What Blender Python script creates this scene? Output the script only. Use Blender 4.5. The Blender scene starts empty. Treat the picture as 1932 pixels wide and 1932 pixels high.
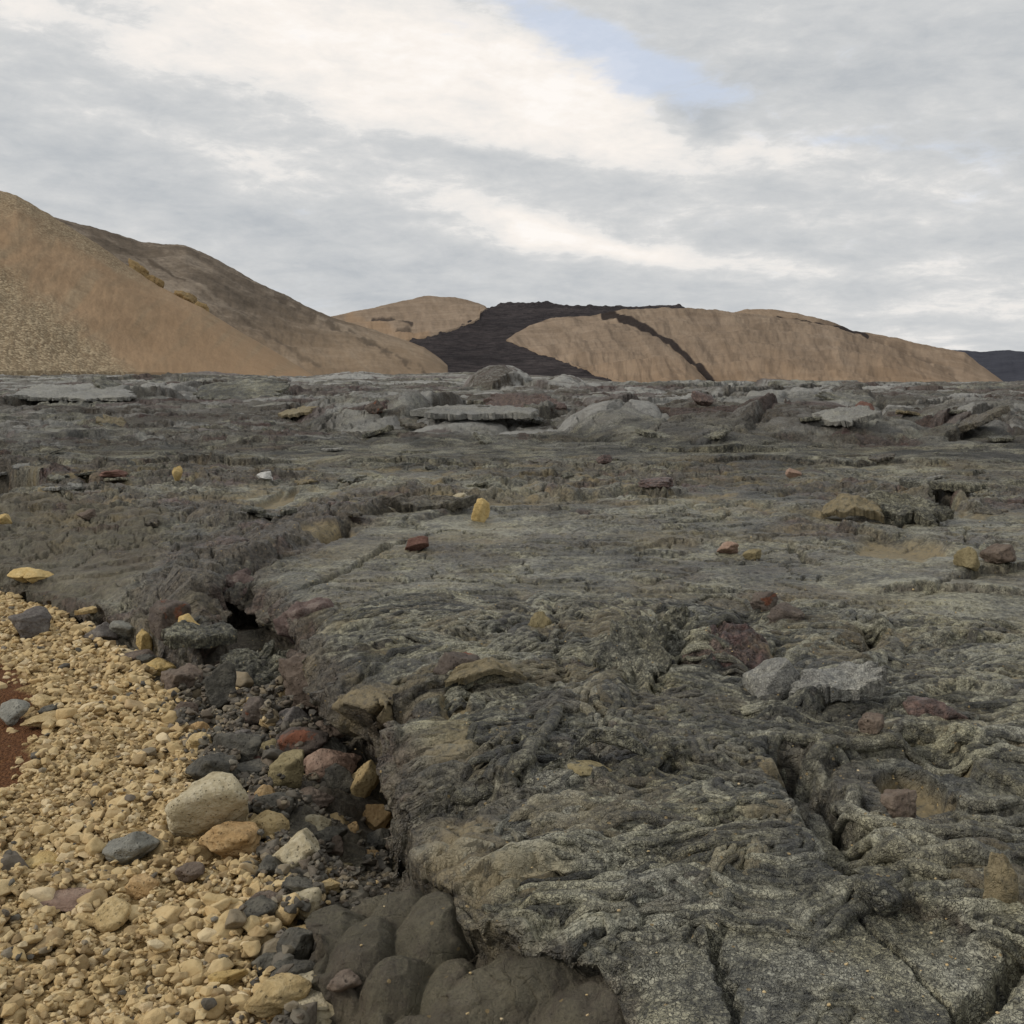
import bpy, bmesh, math, random
import numpy as np
from mathutils import Vector, Matrix

random.seed(7)
RNG = np.random.default_rng(11)
SC = bpy.context.scene
COL = SC.collection
R = math.radians

# ------------------------------------------------------------------ camera
EYE = 1.70
PITCH = R(7.93)
FOC = 1981.0            # focal length of the photograph in its own units
cam_d = bpy.data.cameras.new("camera")
cam = bpy.data.objects.new("camera", cam_d)
COL.objects.link(cam)
cam.location = (0, 0, EYE)
cam.rotation_euler = (R(90) - PITCH, 0, 0)
cam_d.sensor_width = 36.0
cam_d.lens = 36.0 * FOC / 1932.0
cam_d.clip_start = 0.05
cam_d.clip_end = 30000
SC.camera = cam
SC.view_settings.view_transform = 'Standard'
SC.view_settings.look = 'None'
SC.view_settings.gamma = 1.0
SC.view_settings.exposure = 0.0
SC.render.film_transparent = False
SC.cycles.max_bounces = 6
SC.cycles.diffuse_bounces = 3


def ray(px, py):
    cx = (px - 966.0) / FOC
    cy = -(py - 966.0) / FOC
    cp, sp = math.cos(PITCH), math.sin(PITCH)
    d = np.array([cx, cp + cy * sp, -sp + cy * cp])
    return d / np.linalg.norm(d)


def G(px, py, z=0.4):
    d = ray(px, py)
    t = (z - EYE) / d[2]
    return np.array([d[0] * t, d[1] * t])


def azel(px, py):
    d = ray(px, py)
    return math.atan2(d[0], d[1]), math.asin(d[2])


def aztan(px, py):
    d = ray(px, py)
    return math.atan2(d[0], d[1]), d[2] / math.hypot(d[0], d[1])


# ------------------------------------------------------------------ node helpers
class NT:
    def __init__(self, tree):
        self.t = tree
        self.n = tree.nodes
        self.l = tree.links

    def put(self, sock, v):
        if isinstance(v, bpy.types.NodeSocket):
            self.l.new(v, sock)
        elif v is not None:
            if hasattr(sock.default_value, '__len__') and not hasattr(v, '__len__'):
                sock.default_value = [v] * len(sock.default_value)
            elif hasattr(sock.default_value, '__len__') and len(sock.default_value) == 4 and len(v) == 3:
                sock.default_value = (*v, 1)
            else:
                sock.default_value = v

    def node(self, typ, props=None, **ins):
        nd = self.n.new(typ)
        for k, v in (props or {}).items():
            setattr(nd, k, v)
        for k, v in ins.items():
            key = int(k[1:]) if k[0] == 'i' and k[1:].isdigit() else k.replace('_', ' ')
            self.put(nd.inputs[key], v)
        return nd

    def m(self, op, a, b=None, c=None, clamp=False):
        nd = self.n.new('ShaderNodeMath')
        nd.operation = op
        nd.use_clamp = clamp
        for i, v in enumerate((a, b, c)):
            if v is not None:
                self.put(nd.inputs[i], v)
        return nd.outputs[0]

    def mixc(self, f, a, b, blend='MIX'):
        nd = self.n.new('ShaderNodeMix')
        nd.data_type = 'RGBA'
        nd.blend_type = blend
        nd.clamp_factor = True
        self.put(nd.inputs[0], f)
        self.put(nd.inputs[6], a)
        self.put(nd.inputs[7], b)
        return nd.outputs[2]

    def rng(self, v, a, b, c=0.0, d=1.0, smooth=True):
        nd = self.n.new('ShaderNodeMapRange')
        nd.interpolation_type = 'SMOOTHSTEP' if smooth else 'LINEAR'
        self.put(nd.inputs[0], v)
        for i, q in enumerate((a, b, c, d)):
            self.put(nd.inputs[i + 1], q)
        return nd.outputs[0]

    def noise(self, vec, scale, detail=4, rough=0.55, dist=0.0, out=0):
        nd = self.n.new('ShaderNodeTexNoise')
        self.put(nd.inputs['Vector'], vec)
        nd.inputs['Scale'].default_value = scale
        nd.inputs['Detail'].default_value = detail
        nd.inputs['Roughness'].default_value = rough
        nd.inputs['Distortion'].default_value = dist
        return nd.outputs[out]

    def voro(self, vec, scale, feature='DISTANCE_TO_EDGE', out=0, rand=1.0):
        nd = self.n.new('ShaderNodeTexVoronoi')
        nd.feature = feature
        self.put(nd.inputs['Vector'], vec)
        nd.inputs['Scale'].default_value = scale
        nd.inputs['Randomness'].default_value = rand
        return nd.outputs[out]

    def vm(self, op, a, b):
        nd = self.n.new('ShaderNodeVectorMath')
        nd.operation = op
        self.put(nd.inputs[0], a)
        if b is not None:
            i = 3 if op == 'SCALE' else 1
            self.put(nd.inputs[i], b)
        return nd.outputs[0]

    def ramp(self, f, stops, interp='LINEAR'):
        nd = self.n.new('ShaderNodeValToRGB')
        cr = nd.color_ramp
        cr.interpolation = interp
        while len(cr.elements) < len(stops):
            cr.elements.new(0.5)
        for e, (p, c) in zip(cr.elements, stops):
            e.position = p
            e.color = (*c, 1)
        self.put(nd.inputs[0], f)
        return nd.outputs[0]

    def bump(self, h, strength, dist, normal=None):
        nd = self.n.new('ShaderNodeBump')
        nd.inputs['Strength'].default_value = strength
        nd.inputs['Distance'].default_value = dist
        self.put(nd.inputs['Height'], h)
        if normal is not None:
            self.put(nd.inputs['Normal'], normal)
        return nd.outputs[0]


def new_mat(name):
    m = bpy.data.materials.new(name)
    m.use_nodes = True
    nt = NT(m.node_tree)
    for nd in list(nt.n):
        nt.n.remove(nd)
    out = nt.n.new('ShaderNodeOutputMaterial')
    bs = nt.n.new('ShaderNodeBsdfPrincipled')
    nt.l.new(bs.outputs[0], out.inputs[0])
    return m, nt, bs


# ------------------------------------------------------------------ sky
SUN_EL, SUN_AZ = R(34), R(-105)      # azimuth measured from +Y towards +X
sun_d = bpy.data.lights.new("sun", 'SUN')
sun = bpy.data.objects.new("sun", sun_d)
COL.objects.link(sun)
sun_d.energy = 1.5
sun_d.angle = R(10)
sun_d.color = (1.0, 0.93, 0.84)
_sd = Vector((math.sin(SUN_AZ) * math.cos(SUN_EL), math.cos(SUN_AZ) * math.cos(SUN_EL), math.sin(SUN_EL)))
sun.rotation_euler = _sd.to_track_quat('Z', 'Y').to_euler()
sun.location = (0, 0, 60)

world = bpy.data.worlds.new("World")
SC.world = world
world.use_nodes = True
wt = NT(world.node_tree)
for nd in list(wt.n):
    wt.n.remove(nd)
wout = wt.n.new('ShaderNodeOutputWorld')
wbg = wt.n.new('ShaderNodeBackground')
wt.l.new(wbg.outputs[0], wout.inputs[0])
nish = wt.n.new('ShaderNodeTexSky')
nish.sky_type = 'NISHITA'
nish.sun_disc = False
nish.sun_elevation = SUN_EL
nish.sun_rotation = SUN_AZ
tcw = wt.n.new('ShaderNodeTexCoord')
Dv = tcw.outputs['Generated']
sep = wt.n.new('ShaderNodeSeparateXYZ')
wt.l.new(Dv, sep.inputs[0])
dx, dy, dz = sep.outputs
AZ = wt.m('ARCTAN2', dx, dy)
EL = wt.m('ARCSINE', dz)
zc = wt.m('MAXIMUM', wt.m('ADD', dz, 0.10), 0.03)
pl = wt.node('ShaderNodeCombineXYZ', None, X=wt.m('DIVIDE', dx, zc), Y=wt.m('MULTIPLY', wt.m('DIVIDE', dy, zc), 1.0), Z=0.0).outputs[0]
ae = wt.node('ShaderNodeCombineXYZ', None, X=AZ, Y=wt.m('MULTIPLY', EL, 2.6), Z=0.0).outputs[0]
# cloud-plane noises (perspective true) and a warp for the big shapes
n_big = wt.noise(pl, 0.55, 6, 0.55, 0.4)
n_mid = wt.noise(pl, 1.7, 7, 0.58, 0.6)
n_ae = wt.noise(ae, 9.0, 7, 0.6, 0.35)
n_fin = wt.noise(ae, 24.0, 8, 0.66, 0.5)
rot_ = wt.node('ShaderNodeCombineXYZ', None, X=wt.m('MULTIPLY', wt.m('ADD', AZ, wt.m('MULTIPLY', EL, -.6)), 5.0), Y=wt.m('MULTIPLY', wt.m('ADD', EL, wt.m('MULTIPLY', AZ, .22)), 30.0), Z=0.0).outputs[0]
n_str = wt.noise(rot_, 1.0, 7, 0.6, 0.8)
wv = wt.noise(ae, 5.5, 5, 0.6, 0.2, out=1)
ws = wt.n.new('ShaderNodeSeparateColor')
wt.l.new(wv, ws.inputs[0])
AW = wt.m('ADD', AZ, wt.m('MULTIPLY', wt.m('SUBTRACT', ws.outputs[0], 0.5), 0.14))
EW = wt.m('ADD', EL, wt.m('MULTIPLY', wt.m('SUBTRACT', ws.outputs[1], 0.5), 0.055))


def blob(px, py, rx, ry, deg, amp):
    """a soft patch of cloud in a given direction of the sky (size in degrees-like photo units)"""
    a0, e0 = azel(px, py)
    c, s = math.cos(R(deg)), math.sin(R(deg))
    ddx = wt.m('SUBTRACT', AW, a0)
    ddy = wt.m('SUBTRACT', EW, e0)
    u = wt.m('MULTIPLY', wt.m('ADD', wt.m('MULTIPLY', ddx, c), wt.m('MULTIPLY', ddy, s)), FOC / rx)
    v = wt.m('MULTIPLY', wt.m('SUBTRACT', wt.m('MULTIPLY', ddy, c), wt.m('MULTIPLY', ddx, s)), FOC / ry)
    q = wt.m('ADD', wt.m('MULTIPLY', u, u), wt.m('MULTIPLY', v, v))
    g = wt.m('EXPONENT', wt.m('MULTIPLY', q, -1.0))
    return wt.m('MULTIPLY', g, amp)


def total(lst):
    s = lst[0]
    for q in lst[1:]:
        s = wt.m('ADD', s, q)
    return s


bright = total([
    blob(820, 150, 620, 95, -17, 0.34), blob(1080, 200, 230, 75, -20, 0.26), blob(560, 60, 420, 130, -12, 0.22),
    blob(1490, 268, 170, 34, -4, 0.34), blob(1690, 330, 200, 24, -8, 0.16), blob(1010, 425, 160, 30, -14, 0.42),
    blob(1180, 470, 270, 20, -8, 0.34), blob(1560, 520, 330, 20, 4, 0.22), blob(200, 50, 320, 40, -14, 0.20),
    blob(380, 260, 330, 26, -14, 0.16), blob(80, 130, 160, 60, -10, 0.08), blob(1880, 590, 200, 24, 2, 0.14),
    blob(1800, 400, 240, 24, -4, 0.10),
    blob(180, 330, 420, 60, -14, -0.15), blob(250, 150, 300, 34, -18, -0.08), blob(620, 480, 420, 60, -4, -0.10),
    blob(880, 290, 240, 34, -12, -0.14), blob(1640, 120, 420, 90, 14, -0.13), blob(1320, 232, 66, 44, -8, -0.42),
    blob(1750, 270, 220, 34, -6, -0.10), blob(1280, 360, 330, 34, -10, -0.10), blob(1750, 470, 260, 24, 2, -0.12),
    blob(620, 570, 420, 40, 0, -0.12), blob(1150, 545, 400, 26, 0, -0.10),
])
val = wt.m('ADD', 0.525, wt.m('MULTIPLY', bright, 0.64))
val = wt.m('ADD', val, wt.m('MULTIPLY', wt.m('SUBTRACT', n_big, 0.5), 0.35))
val = wt.m('ADD', val, wt.m('MULTIPLY', wt.m('SUBTRACT', n_mid, 0.5), 0.34))
val = wt.m('ADD', val, wt.m('MULTIPLY', wt.m('SUBTRACT', n_ae, 0.5), 0.36))
val = wt.m('ADD', val, wt.m('MULTIPLY', wt.m('SUBTRACT', n_fin, 0.5), 0.34))
val = wt.m('ADD', val, wt.m('MULTIPLY', wt.m('SUBTRACT', n_str, 0.5), 0.26))
n_cu = wt.noise(ae, 13.0, 11, 0.68, 0.15)
val = wt.m('ADD', val, wt.m('MULTIPLY', wt.m('SUBTRACT', n_cu, 0.5), 0.36))
val = wt.m('ADD', val, wt.rng(val, 0.60, 0.70, -0.02, 0.06))
cloud = wt.ramp(val, [(0.0, (0.40, 0.425, 0.46)), (0.30, (0.50, 0.525, 0.55)), (0.52, (0.63, 0.64, 0.645)),
                      (0.70, (0.80, 0.785, 0.765)), (0.90, (0.95, 0.895, 0.84)), (1.0, (1.0, 0.955, 0.91))])
gapv = total([blob(1010, 40, 150, 40, -22, .85), blob(1170, 120, 150, 50, -28, 1.0), blob(1330, 165, 130, 34, -8, 0.75),
              blob(1620, 262, 120, 18, -10, 0.55), blob(1890, 330, 90, 60, 0, 0.35), blob(640, 560, 240, 40, 0, 0.32)])
gap = wt.rng(wt.m('ADD', gapv, wt.m('ADD', wt.m('MULTIPLY', wt.m('SUBTRACT', n_ae, 0.5), 2.1), wt.m('MULTIPLY', wt.m('SUBTRACT', n_fin, 0.5), 1.5))), 0.25, 1.15)
nsk = wt.vm('SCALE', nish.outputs[0], 0.10)
blue = wt.mixc(0.8, nsk, (0.66, 0.74, 0.90))
skyc = wt.mixc(wt.m('MULTIPLY', gap, 0.72), cloud, blue)
# below the horizon: plain dark ground tone, never seen
skyc = wt.mixc(wt.rng(dz, -0.03, -0.005), (0.12, 0.12, 0.11), skyc)
wt.l.new(skyc, wbg.inputs[0])
wbg.inputs[1].default_value = 1.0


# ------------------------------------------------------------------ numeric noise
F32 = np.float32
_GA = np.linspace(0, 2 * np.pi, 256, endpoint=False)
_GX, _GY = np.cos(_GA).astype(F32), np.sin(_GA).astype(F32)


def h2(ix, iy, seed):
    with np.errstate(over='ignore'):
        h = ix.astype(np.uint32) * np.uint32(0x9E3779B1)
        h ^= iy.astype(np.uint32) * np.uint32(0x85EBCA77) + np.uint32((seed * 0x27D4EB2F + 0x165667B1) & 0xFFFFFFFF)
        h ^= h >> np.uint32(15)
        h *= np.uint32(0x2C1B3C6D)
        h ^= h >> np.uint32(12)
        h *= np.uint32(0x297A2D39)
        h ^= h >> np.uint32(15)
    return h


def u01(h):
    return (h & np.uint32(0xFFFFFF)).astype(F32) * F32(1 / 16777216.0)


def perlin(x, y, seed=0):
    x = np.asarray(x, F32)
    y = np.asarray(y, F32)
    fx0, fy0 = np.floor(x), np.floor(y)
    ix, iy = fx0.astype(np.int32), fy0.astype(np.int32)
    fx, fy = x - fx0, y - fy0

    def g(a, b, ux, uy):
        k = h2(a, b, seed) & np.uint32(255)
        return _GX[k] * ux + _GY[k] * uy
    u = fx * fx * fx * (fx * (fx * 6 - 15) + 10)
    v = fy * fy * fy * (fy * (fy * 6 - 15) + 10)
    a = g(ix, iy, fx, fy)
    b = g(ix + 1, iy, fx - 1, fy)
    c = g(ix, iy + 1, fx, fy - 1)
    d = g(ix + 1, iy + 1, fx - 1, fy - 1)
    p = a + u * (b - a)
    q = c + u * (d - c)
    return (p + v * (q - p)) * F32(1.45)


def fbm(x, y, seed=0, oct=4, gain=0.5, lac=2.03):
    s = 0
    a = 1.0
    for o in range(oct):
        s = s + a * perlin(x, y, seed + o * 17)
        x = x * lac + 3.1
        y = y * lac - 1.7
        a *= gain
    return s


def billow(x, y, seed=0, oct=4, gain=0.5):
    s = 0
    a = 1.0
    for o in range(oct):
        s = s + a * np.abs(perlin(x, y, seed + o * 13))
        x = x * 2.07 + 5.2
        y = y * 2.07 + 1.3
        a *= gain
    return s


def worley(x, y, seed=0, jit=0.92):
    x = np.asarray(x, F32)
    y = np.asarray(y, F32)
    ix, iy = np.floor(x).astype(np.int32), np.floor(y).astype(np.int32)
    f1 = np.full(x.shape, 9e9, F32)
    f2 = np.full(x.shape, 9e9, F32)
    idh = np.zeros(x.shape, np.uint32)
    cx = np.zeros(x.shape, F32)
    cy = np.zeros(x.shape, F32)
    for oy in (-1, 0, 1):
        for ox in (-1, 0, 1):
            h = h2(ix + ox, iy + oy, seed)
            px = ix + ox + 0.5 + jit * (u01(h) - 0.5)
            py = iy + oy + 0.5 + jit * (u01(h * np.uint32(747796405) + np.uint32(12345)) - 0.5)
            d = (px - x) ** 2 + (py - y) ** 2
            m = d < f1
            f2 = np.where(m, f1, np.minimum(f2, d))
            f1 = np.where(m, d, f1)
            idh = np.where(m, h, idh)
            cx = np.where(m, px, cx)
            cy = np.where(m, py, cy)
    return np.sqrt(f1), np.sqrt(f2), idh, cx.astype(F32), cy.astype(F32)


def rnd(idh, k):
    return u01((idh ^ np.uint32(k * 0x9E3779B1 & 0xFFFFFFFF)) * np.uint32(0x2C1B3C6D) >> np.uint32(3))


def sstep(a, b, x):
    t = np.clip((x - a) / (b - a), 0, 1)
    return t * t * (3 - 2 * t)


def seg_dist(x, y, pts, closed=False, vals=None):
    """distance to a polyline; with vals also the interpolated values and the vector to the closest point"""
    best = np.full(x.shape, 1e9, F32)
    bx = np.zeros(x.shape, F32)
    by = np.zeros(x.shape, F32)
    bv = [np.zeros(x.shape, F32) for _ in (vals[0] if vals else ())]
    n = len(pts)
    for i in range(n if closed else n - 1):
        ax, ay = pts[i]
        ex, ey = pts[(i + 1) % n][0] - ax, pts[(i + 1) % n][1] - ay
        t = np.clip(((x - ax) * ex + (y - ay) * ey) / (ex * ex + ey * ey + 1e-12), 0, 1)
        qx, qy = ax + t * ex - x, ay + t * ey - y
        d = qx * qx + qy * qy
        m = d < best
        best = np.where(m, d, best)
        bx = np.where(m, qx, bx)
        by = np.where(m, qy, by)
        for k in range(len(bv)):
            bv[k] = np.where(m, vals[i][k] + t * (vals[(i + 1) % n][k] - vals[i][k]), bv[k])
    return np.sqrt(best), bx, by, bv


def inside(x, y, pts):
    c = np.zeros(x.shape, bool)
    n = len(pts)
    j = n - 1
    for i in range(n):
        xi, yi = pts[i]
        xj, yj = pts[j]
        if yi != yj:
            c ^= ((yi > y) != (yj > y)) & (x < (xj - xi) * (y - yi) / (yj - yi) + xi)
        j = i
    return c


def sdf(x, y, pts, vals=None):
    d, bx, by, bv = seg_dist(x, y, pts, True, vals)
    s = np.where(inside(x, y, pts), -1.0, 1.0).astype(F32)
    inv = s / np.maximum(d, 1e-4)
    return d * s, bx * inv, by * inv, bv       # normal points into the polygon


# ------------------------------------------------------------------ mesh helpers
def mesh_np(name, verts, faces4=None, faces3=None, smooth=True):
    me = bpy.data.meshes.new(name)
    n4 = 0 if faces4 is None else len(faces4)
    n3 = 0 if faces3 is None else len(faces3)
    me.vertices.add(len(verts))
    me.vertices.foreach_set('co', np.ascontiguousarray(verts, F32).ravel())
    idx = []
    if n4:
        idx.append(np.ascontiguousarray(faces4, np.int32).ravel())
    if n3:
        idx.append(np.ascontiguousarray(faces3, np.int32).ravel())
    idx = np.concatenate(idx)
    me.loops.add(len(idx))
    me.loops.foreach_set('vertex_index', idx)
    me.polygons.add(n4 + n3)
    st = np.concatenate([np.arange(n4) * 4, n4 * 4 + np.arange(n3) * 3]).astype(np.int32)
    me.polygons.foreach_set('loop_start', st)
    if smooth:
        me.polygons.foreach_set('use_smooth', np.ones(n4 + n3, bool))
    me.update(calc_edges=True)
    return me


def put_attr(me, name, rgba):
    a = me.color_attributes.new(name, 'FLOAT_COLOR', 'POINT')
    a.data.foreach_set('color', np.ascontiguousarray(rgba, F32).ravel())


def grid_faces(nr, nc):
    i = np.arange(nr - 1)[:, None] * nc + np.arange(nc - 1)[None, :]
    return np.stack([i, i + 1, i + 1 + nc, i + nc], -1).reshape(-1, 4)


def link(name, me, mat=None, kind=None, label=None, cat=None, group=None, parent=None):
    o = bpy.data.objects.new(name, me)
    COL.objects.link(o)
    if mat is not None and me is not None and not me.materials:
        me.materials.append(mat)
    if kind:
        o['kind'] = kind
    if label:
        o['label'] = label
    if cat:
        o['category'] = cat
    if group:
        o['group'] = group
    if parent is not None:
        o.parent = parent
    return o


# ------------------------------------------------------------------ materials
def lava_material(name, attr=True, pale=0.0, red=0.0, tan=0.0, brown=0.0, crackle=1.0):
    m, nt, bs = new_mat(name)
    if attr:
        P = nt.node('ShaderNodeNewGeometry').outputs['Position']
        a1 = nt.node('ShaderNodeVertexColor', {'layer_name': 'lava_a'})
        a2 = nt.node('ShaderNodeVertexColor', {'layer_name': 'lava_b'})
        s1 = nt.node('ShaderNodeSeparateColor', None, Color=a1.outputs[0])
        s2 = nt.node('ShaderNodeSeparateColor', None, Color=a2.outputs[0])
        RED, TAN, SMO = s1.outputs
        PAL, BRO, CRK = s2.outputs
        a3 = nt.node('ShaderNodeVertexColor', {'layer_name': 'lava_c'})
        FT, PH1, PH2 = nt.node('ShaderNodeSeparateColor', None, Color=a3.outputs[0]).outputs
        PK = a3.outputs[1]
        FAR = a2.outputs[1]
    else:
        tc = nt.node('ShaderNodeTexCoord').outputs['Object']
        oi = nt.node('ShaderNodeObjectInfo').outputs['Random']
        off = nt.node('ShaderNodeCombineXYZ', None, X=nt.m('MULTIPLY', oi, 37.0), Y=nt.m('MULTIPLY', oi, 91.0), Z=0.0).outputs[0]
        P = nt.vm('ADD', tc, off)
        RED, TAN, SMO, PAL, BRO, CRK = red, tan, 0.0, pale, brown, crackle
        FT = 0.5
    warp = nt.noise(P, 14.0, 4, 0.65, 0, 1)
    Pw = nt.vm('ADD', P, nt.vm('SCALE', nt.vm('SUBTRACT', warp, (0.5, 0.5, 0.5)), 0.06))
    ve = nt.voro(Pw, 84.0)
    vc = nt.voro(Pw, 84.0, 'F1', 1)
    vcs = nt.node('ShaderNodeSeparateColor', None, Color=vc).outputs[0]
    ve2 = nt.voro(Pw, 23.0)
    n1 = nt.noise(P, 34.0, 6, 0.62)
    n2 = nt.noise(P, 4.2, 5, 0.6)
    n3 = nt.noise(P, 0.55, 4, 0.55)
    n4 = nt.noise(P, 130.0, 4, 0.6)
    cell = nt.rng(nt.m('ADD', ve, nt.m('MULTIPLY', nt.m('SUBTRACT', nt.noise(P, 48.0, 3, .6), .5), .30)), -0.03, 0.13)
    # glassy grey skin broken by a fine crackle
    tone = nt.m('ADD', nt.m('MULTIPLY', n1, 0.62), nt.m('MULTIPLY', n2, 0.48))
    tone = nt.m('ADD', tone, nt.m('MULTIPLY', nt.m('SUBTRACT', vcs, 0.5), nt.m('MULTIPLY', CRK, 0.10)))
    tone = nt.m('ADD', tone, nt.m('MULTIPLY', nt.m('SUBTRACT', FT, 0.5), 0.26))
    tone = nt.m('ADD', tone, nt.m('MULTIPLY', nt.m('SUBTRACT', n3, 0.5), 0.55))
    if attr:
        nfar = nt.noise(P, 1.5, 8, .68, .4)
        tone = nt.m('ADD', tone, nt.m('MULTIPLY', nt.m('SUBTRACT', nfar, 0.5), nt.m('MULTIPLY', FAR, 1.05)))
    skin = nt.ramp(tone, [(0.36, (0.027, 0.027, 0.024)), (0.48, (0.080, 0.079, 0.064)), (0.58, (0.190, 0.184, 0.144)),
                          (0.70, (0.41, 0.40, 0.32))])
    olive = nt.ramp(nt.noise(P, 2.6, 4, 0.6, 0.5), [(0.36, (1.0, 1.0, 1.0)), (0.70, (1.16, 1.09, 0.82))])
    skin = nt.mixc(0.8, skin, olive, 'MULTIPLY')
    net = nt.mixc(nt.m('MULTIPLY', nt.m('SUBTRACT', 1.0, cell), nt.m('MULTIPLY', CRK, 0.75)), skin, (0.045, 0.046, 0.045))
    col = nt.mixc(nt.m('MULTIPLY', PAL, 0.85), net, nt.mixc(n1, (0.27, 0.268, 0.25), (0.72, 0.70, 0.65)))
    brown_c = nt.mixc(nt.rng(n1, 0.3, 0.7), (0.048, 0.041, 0.032), (0.165, 0.136, 0.100))
    col = nt.mixc(nt.m('MULTIPLY', BRO, nt.rng(n2, 0.25, 0.6, 0.35, 1.0)), col, brown_c)
    smooth_c = nt.mixc(nt.rng(n2, 0.3, 0.7), (0.10, 0.088, 0.058), (0.23, 0.20, 0.13))
    smooth_c = nt.mixc(nt.rng(nt.noise(P, 7.0, 5, .65, .4), 0.42, 0.62, 0.0, 0.75), smooth_c, (0.120, 0.094, 0.070))
    smooth_c = nt.mixc(nt.rng(n1, 0.35, 0.75, 0.0, 0.6), smooth_c, (0.19, 0.168, 0.112))
    smooth_c = nt.mixc(nt.rng(n4, 0.50, 0.30, 0.0, 0.55), smooth_c, (0.055, 0.046, 0.036))
    col = nt.mixc(nt.m('MULTIPLY', SMO, 0.92), col, smooth_c)
    red_c = nt.mixc(nt.rng(n1, 0.35, 0.7), (0.055, 0.034, 0.030), (0.185, 0.105, 0.088))
    col = nt.mixc(RED, col, red_c)
    tan_c = nt.mixc(n1, (0.15, 0.118, 0.062), (0.27, 0.212, 0.115))
    tm = nt.m('MULTIPLY', TAN, nt.rng(n1, 0.30, 0.52, 0.25, 1.0), clamp=True)
    col = nt.mixc(tm, col, tan_c)
    # stray grains of yellow tephra
    gr = nt.voro(P, 17.0, 'F1', 0)
    col = nt.mixc(nt.rng(gr, 0.10, 0.075), col, (0.34, 0.25, 0.12))
    nt.put(bs.inputs['Base Color'], col)
    rough = nt.m('ADD', 0.30, nt.m('MULTIPLY', n1, 0.30))
    rough = nt.m('ADD', rough, nt.m('MULTIPLY', nt.m('MAXIMUM', TAN, SMO), 0.30))
    if attr:
        rough = nt.m('ADD', rough, nt.m('MULTIPLY', FAR, 0.35), clamp=True)
    nt.put(bs.inputs['Roughness'], rough)
    bs.inputs['Specular IOR Level'].default_value = 0.5
    rid = nt.m('SUBTRACT', 1.0, nt.m('ABSOLUTE', nt.m('SUBTRACT', nt.m('MULTIPLY', nt.noise(Pw, 15.0, 5, 0.6), 2.0), 1.0)))
    rid2 = nt.m('SUBTRACT', 1.0, nt.m('ABSOLUTE', nt.m('SUBTRACT', nt.m('MULTIPLY', nt.noise(P, 5.0, 6, 0.66), 2.0), 1.0)))
    hb = nt.m('ADD', nt.m('MULTIPLY', nt.m('MULTIPLY', cell, CRK), 0.40), nt.m('MULTIPLY', n1, 1.0))
    hb = nt.m('ADD', hb, nt.m('MULTIPLY', nt.rng(ve2, 0.0, 0.06), 0.30))
    calmf = nt.m('SUBTRACT', 1.0, nt.m('MULTIPLY', nt.m('MAXIMUM', TAN, SMO), 0.75, clamp=True))
    hb = nt.m('SUBTRACT', hb, nt.m('MULTIPLY', rid, 1.1))
    if attr:
        wig = nt.m('MULTIPLY', nt.noise(P, 22.0, 3, .6), 1.6)

        def strands(ph, k):
            return nt.m('POWER', nt.m('ABSOLUTE', nt.m('SINE', nt.m('ADD', nt.m('MULTIPLY', ph, 3.14159 * k), wig))), 0.6)
        st = nt.m('ADD', nt.m('MULTIPLY', strands(PH1, 3.2), nt.m('SUBTRACT', 1.0, PK)), nt.m('MULTIPLY', strands(PH2, 3.4), PK))
        hb = nt.m('ADD', hb, nt.m('MULTIPLY', st, nt.m('MULTIPLY', nt.m('MULTIPLY', nt.m('SUBTRACT', 1.2, CRK), 0.32), nt.m('SUBTRACT', 1.0, SMO))))
    hb = nt.m('MULTIPLY', hb, calmf)
    if attr:
        Pc = nt.vm('ADD', P, nt.vm('SCALE', nt.noise(P, 6.0, 4, .6, 0, 1), 0.10))
        scr = nt.m('ADD', nt.m('MULTIPLY', nt.rng(nt.voro(Pc, 6.5), 0.0, 0.02), 0.35), nt.m('MULTIPLY', nt.noise(P, 42.0, 7, .72), 1.7))
        hb = nt.m('ADD', hb, nt.m('MULTIPLY', scr, nt.m('MULTIPLY', SMO, 1.2)))
    b00 = None
    if attr:
        # cracks and torn skins of the far sheets
        Pf = nt.vm('ADD', P, nt.vm('SCALE', nt.noise(P, 1.1, 4, .6, 0, 1), 0.9))
        fc = nt.rng(nt.voro(Pf, 0.9), 0.0, 0.05)
        fr = nt.m('SUBTRACT', 1.0, nt.m('ABSOLUTE', nt.m('SUBTRACT', nt.m('MULTIPLY', nt.noise(Pf, 1.7, 7, .68), 2.0), 1.0)))
        b00 = nt.bump(nt.m('MULTIPLY', nt.m('SUBTRACT', nt.m('MULTIPLY', fc, .6), fr), FAR), 1.0, 0.22)
    b0 = nt.bump(nt.m('MULTIPLY', nt.m('SUBTRACT', 1.0, rid2), calmf), 0.9, 0.055, b00)
    if attr:
        b0 = nt.bump(nt.m('MULTIPLY', nt.noise(P, 55.0, 8, .74), SMO), 1.0, 0.022, b0)
    b1 = nt.bump(hb, 0.9, 0.015, b0)
    b2 = nt.bump(n4, 0.45, 0.003, b1)
    nt.put(bs.inputs['Normal'], b2)
    return m


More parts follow.
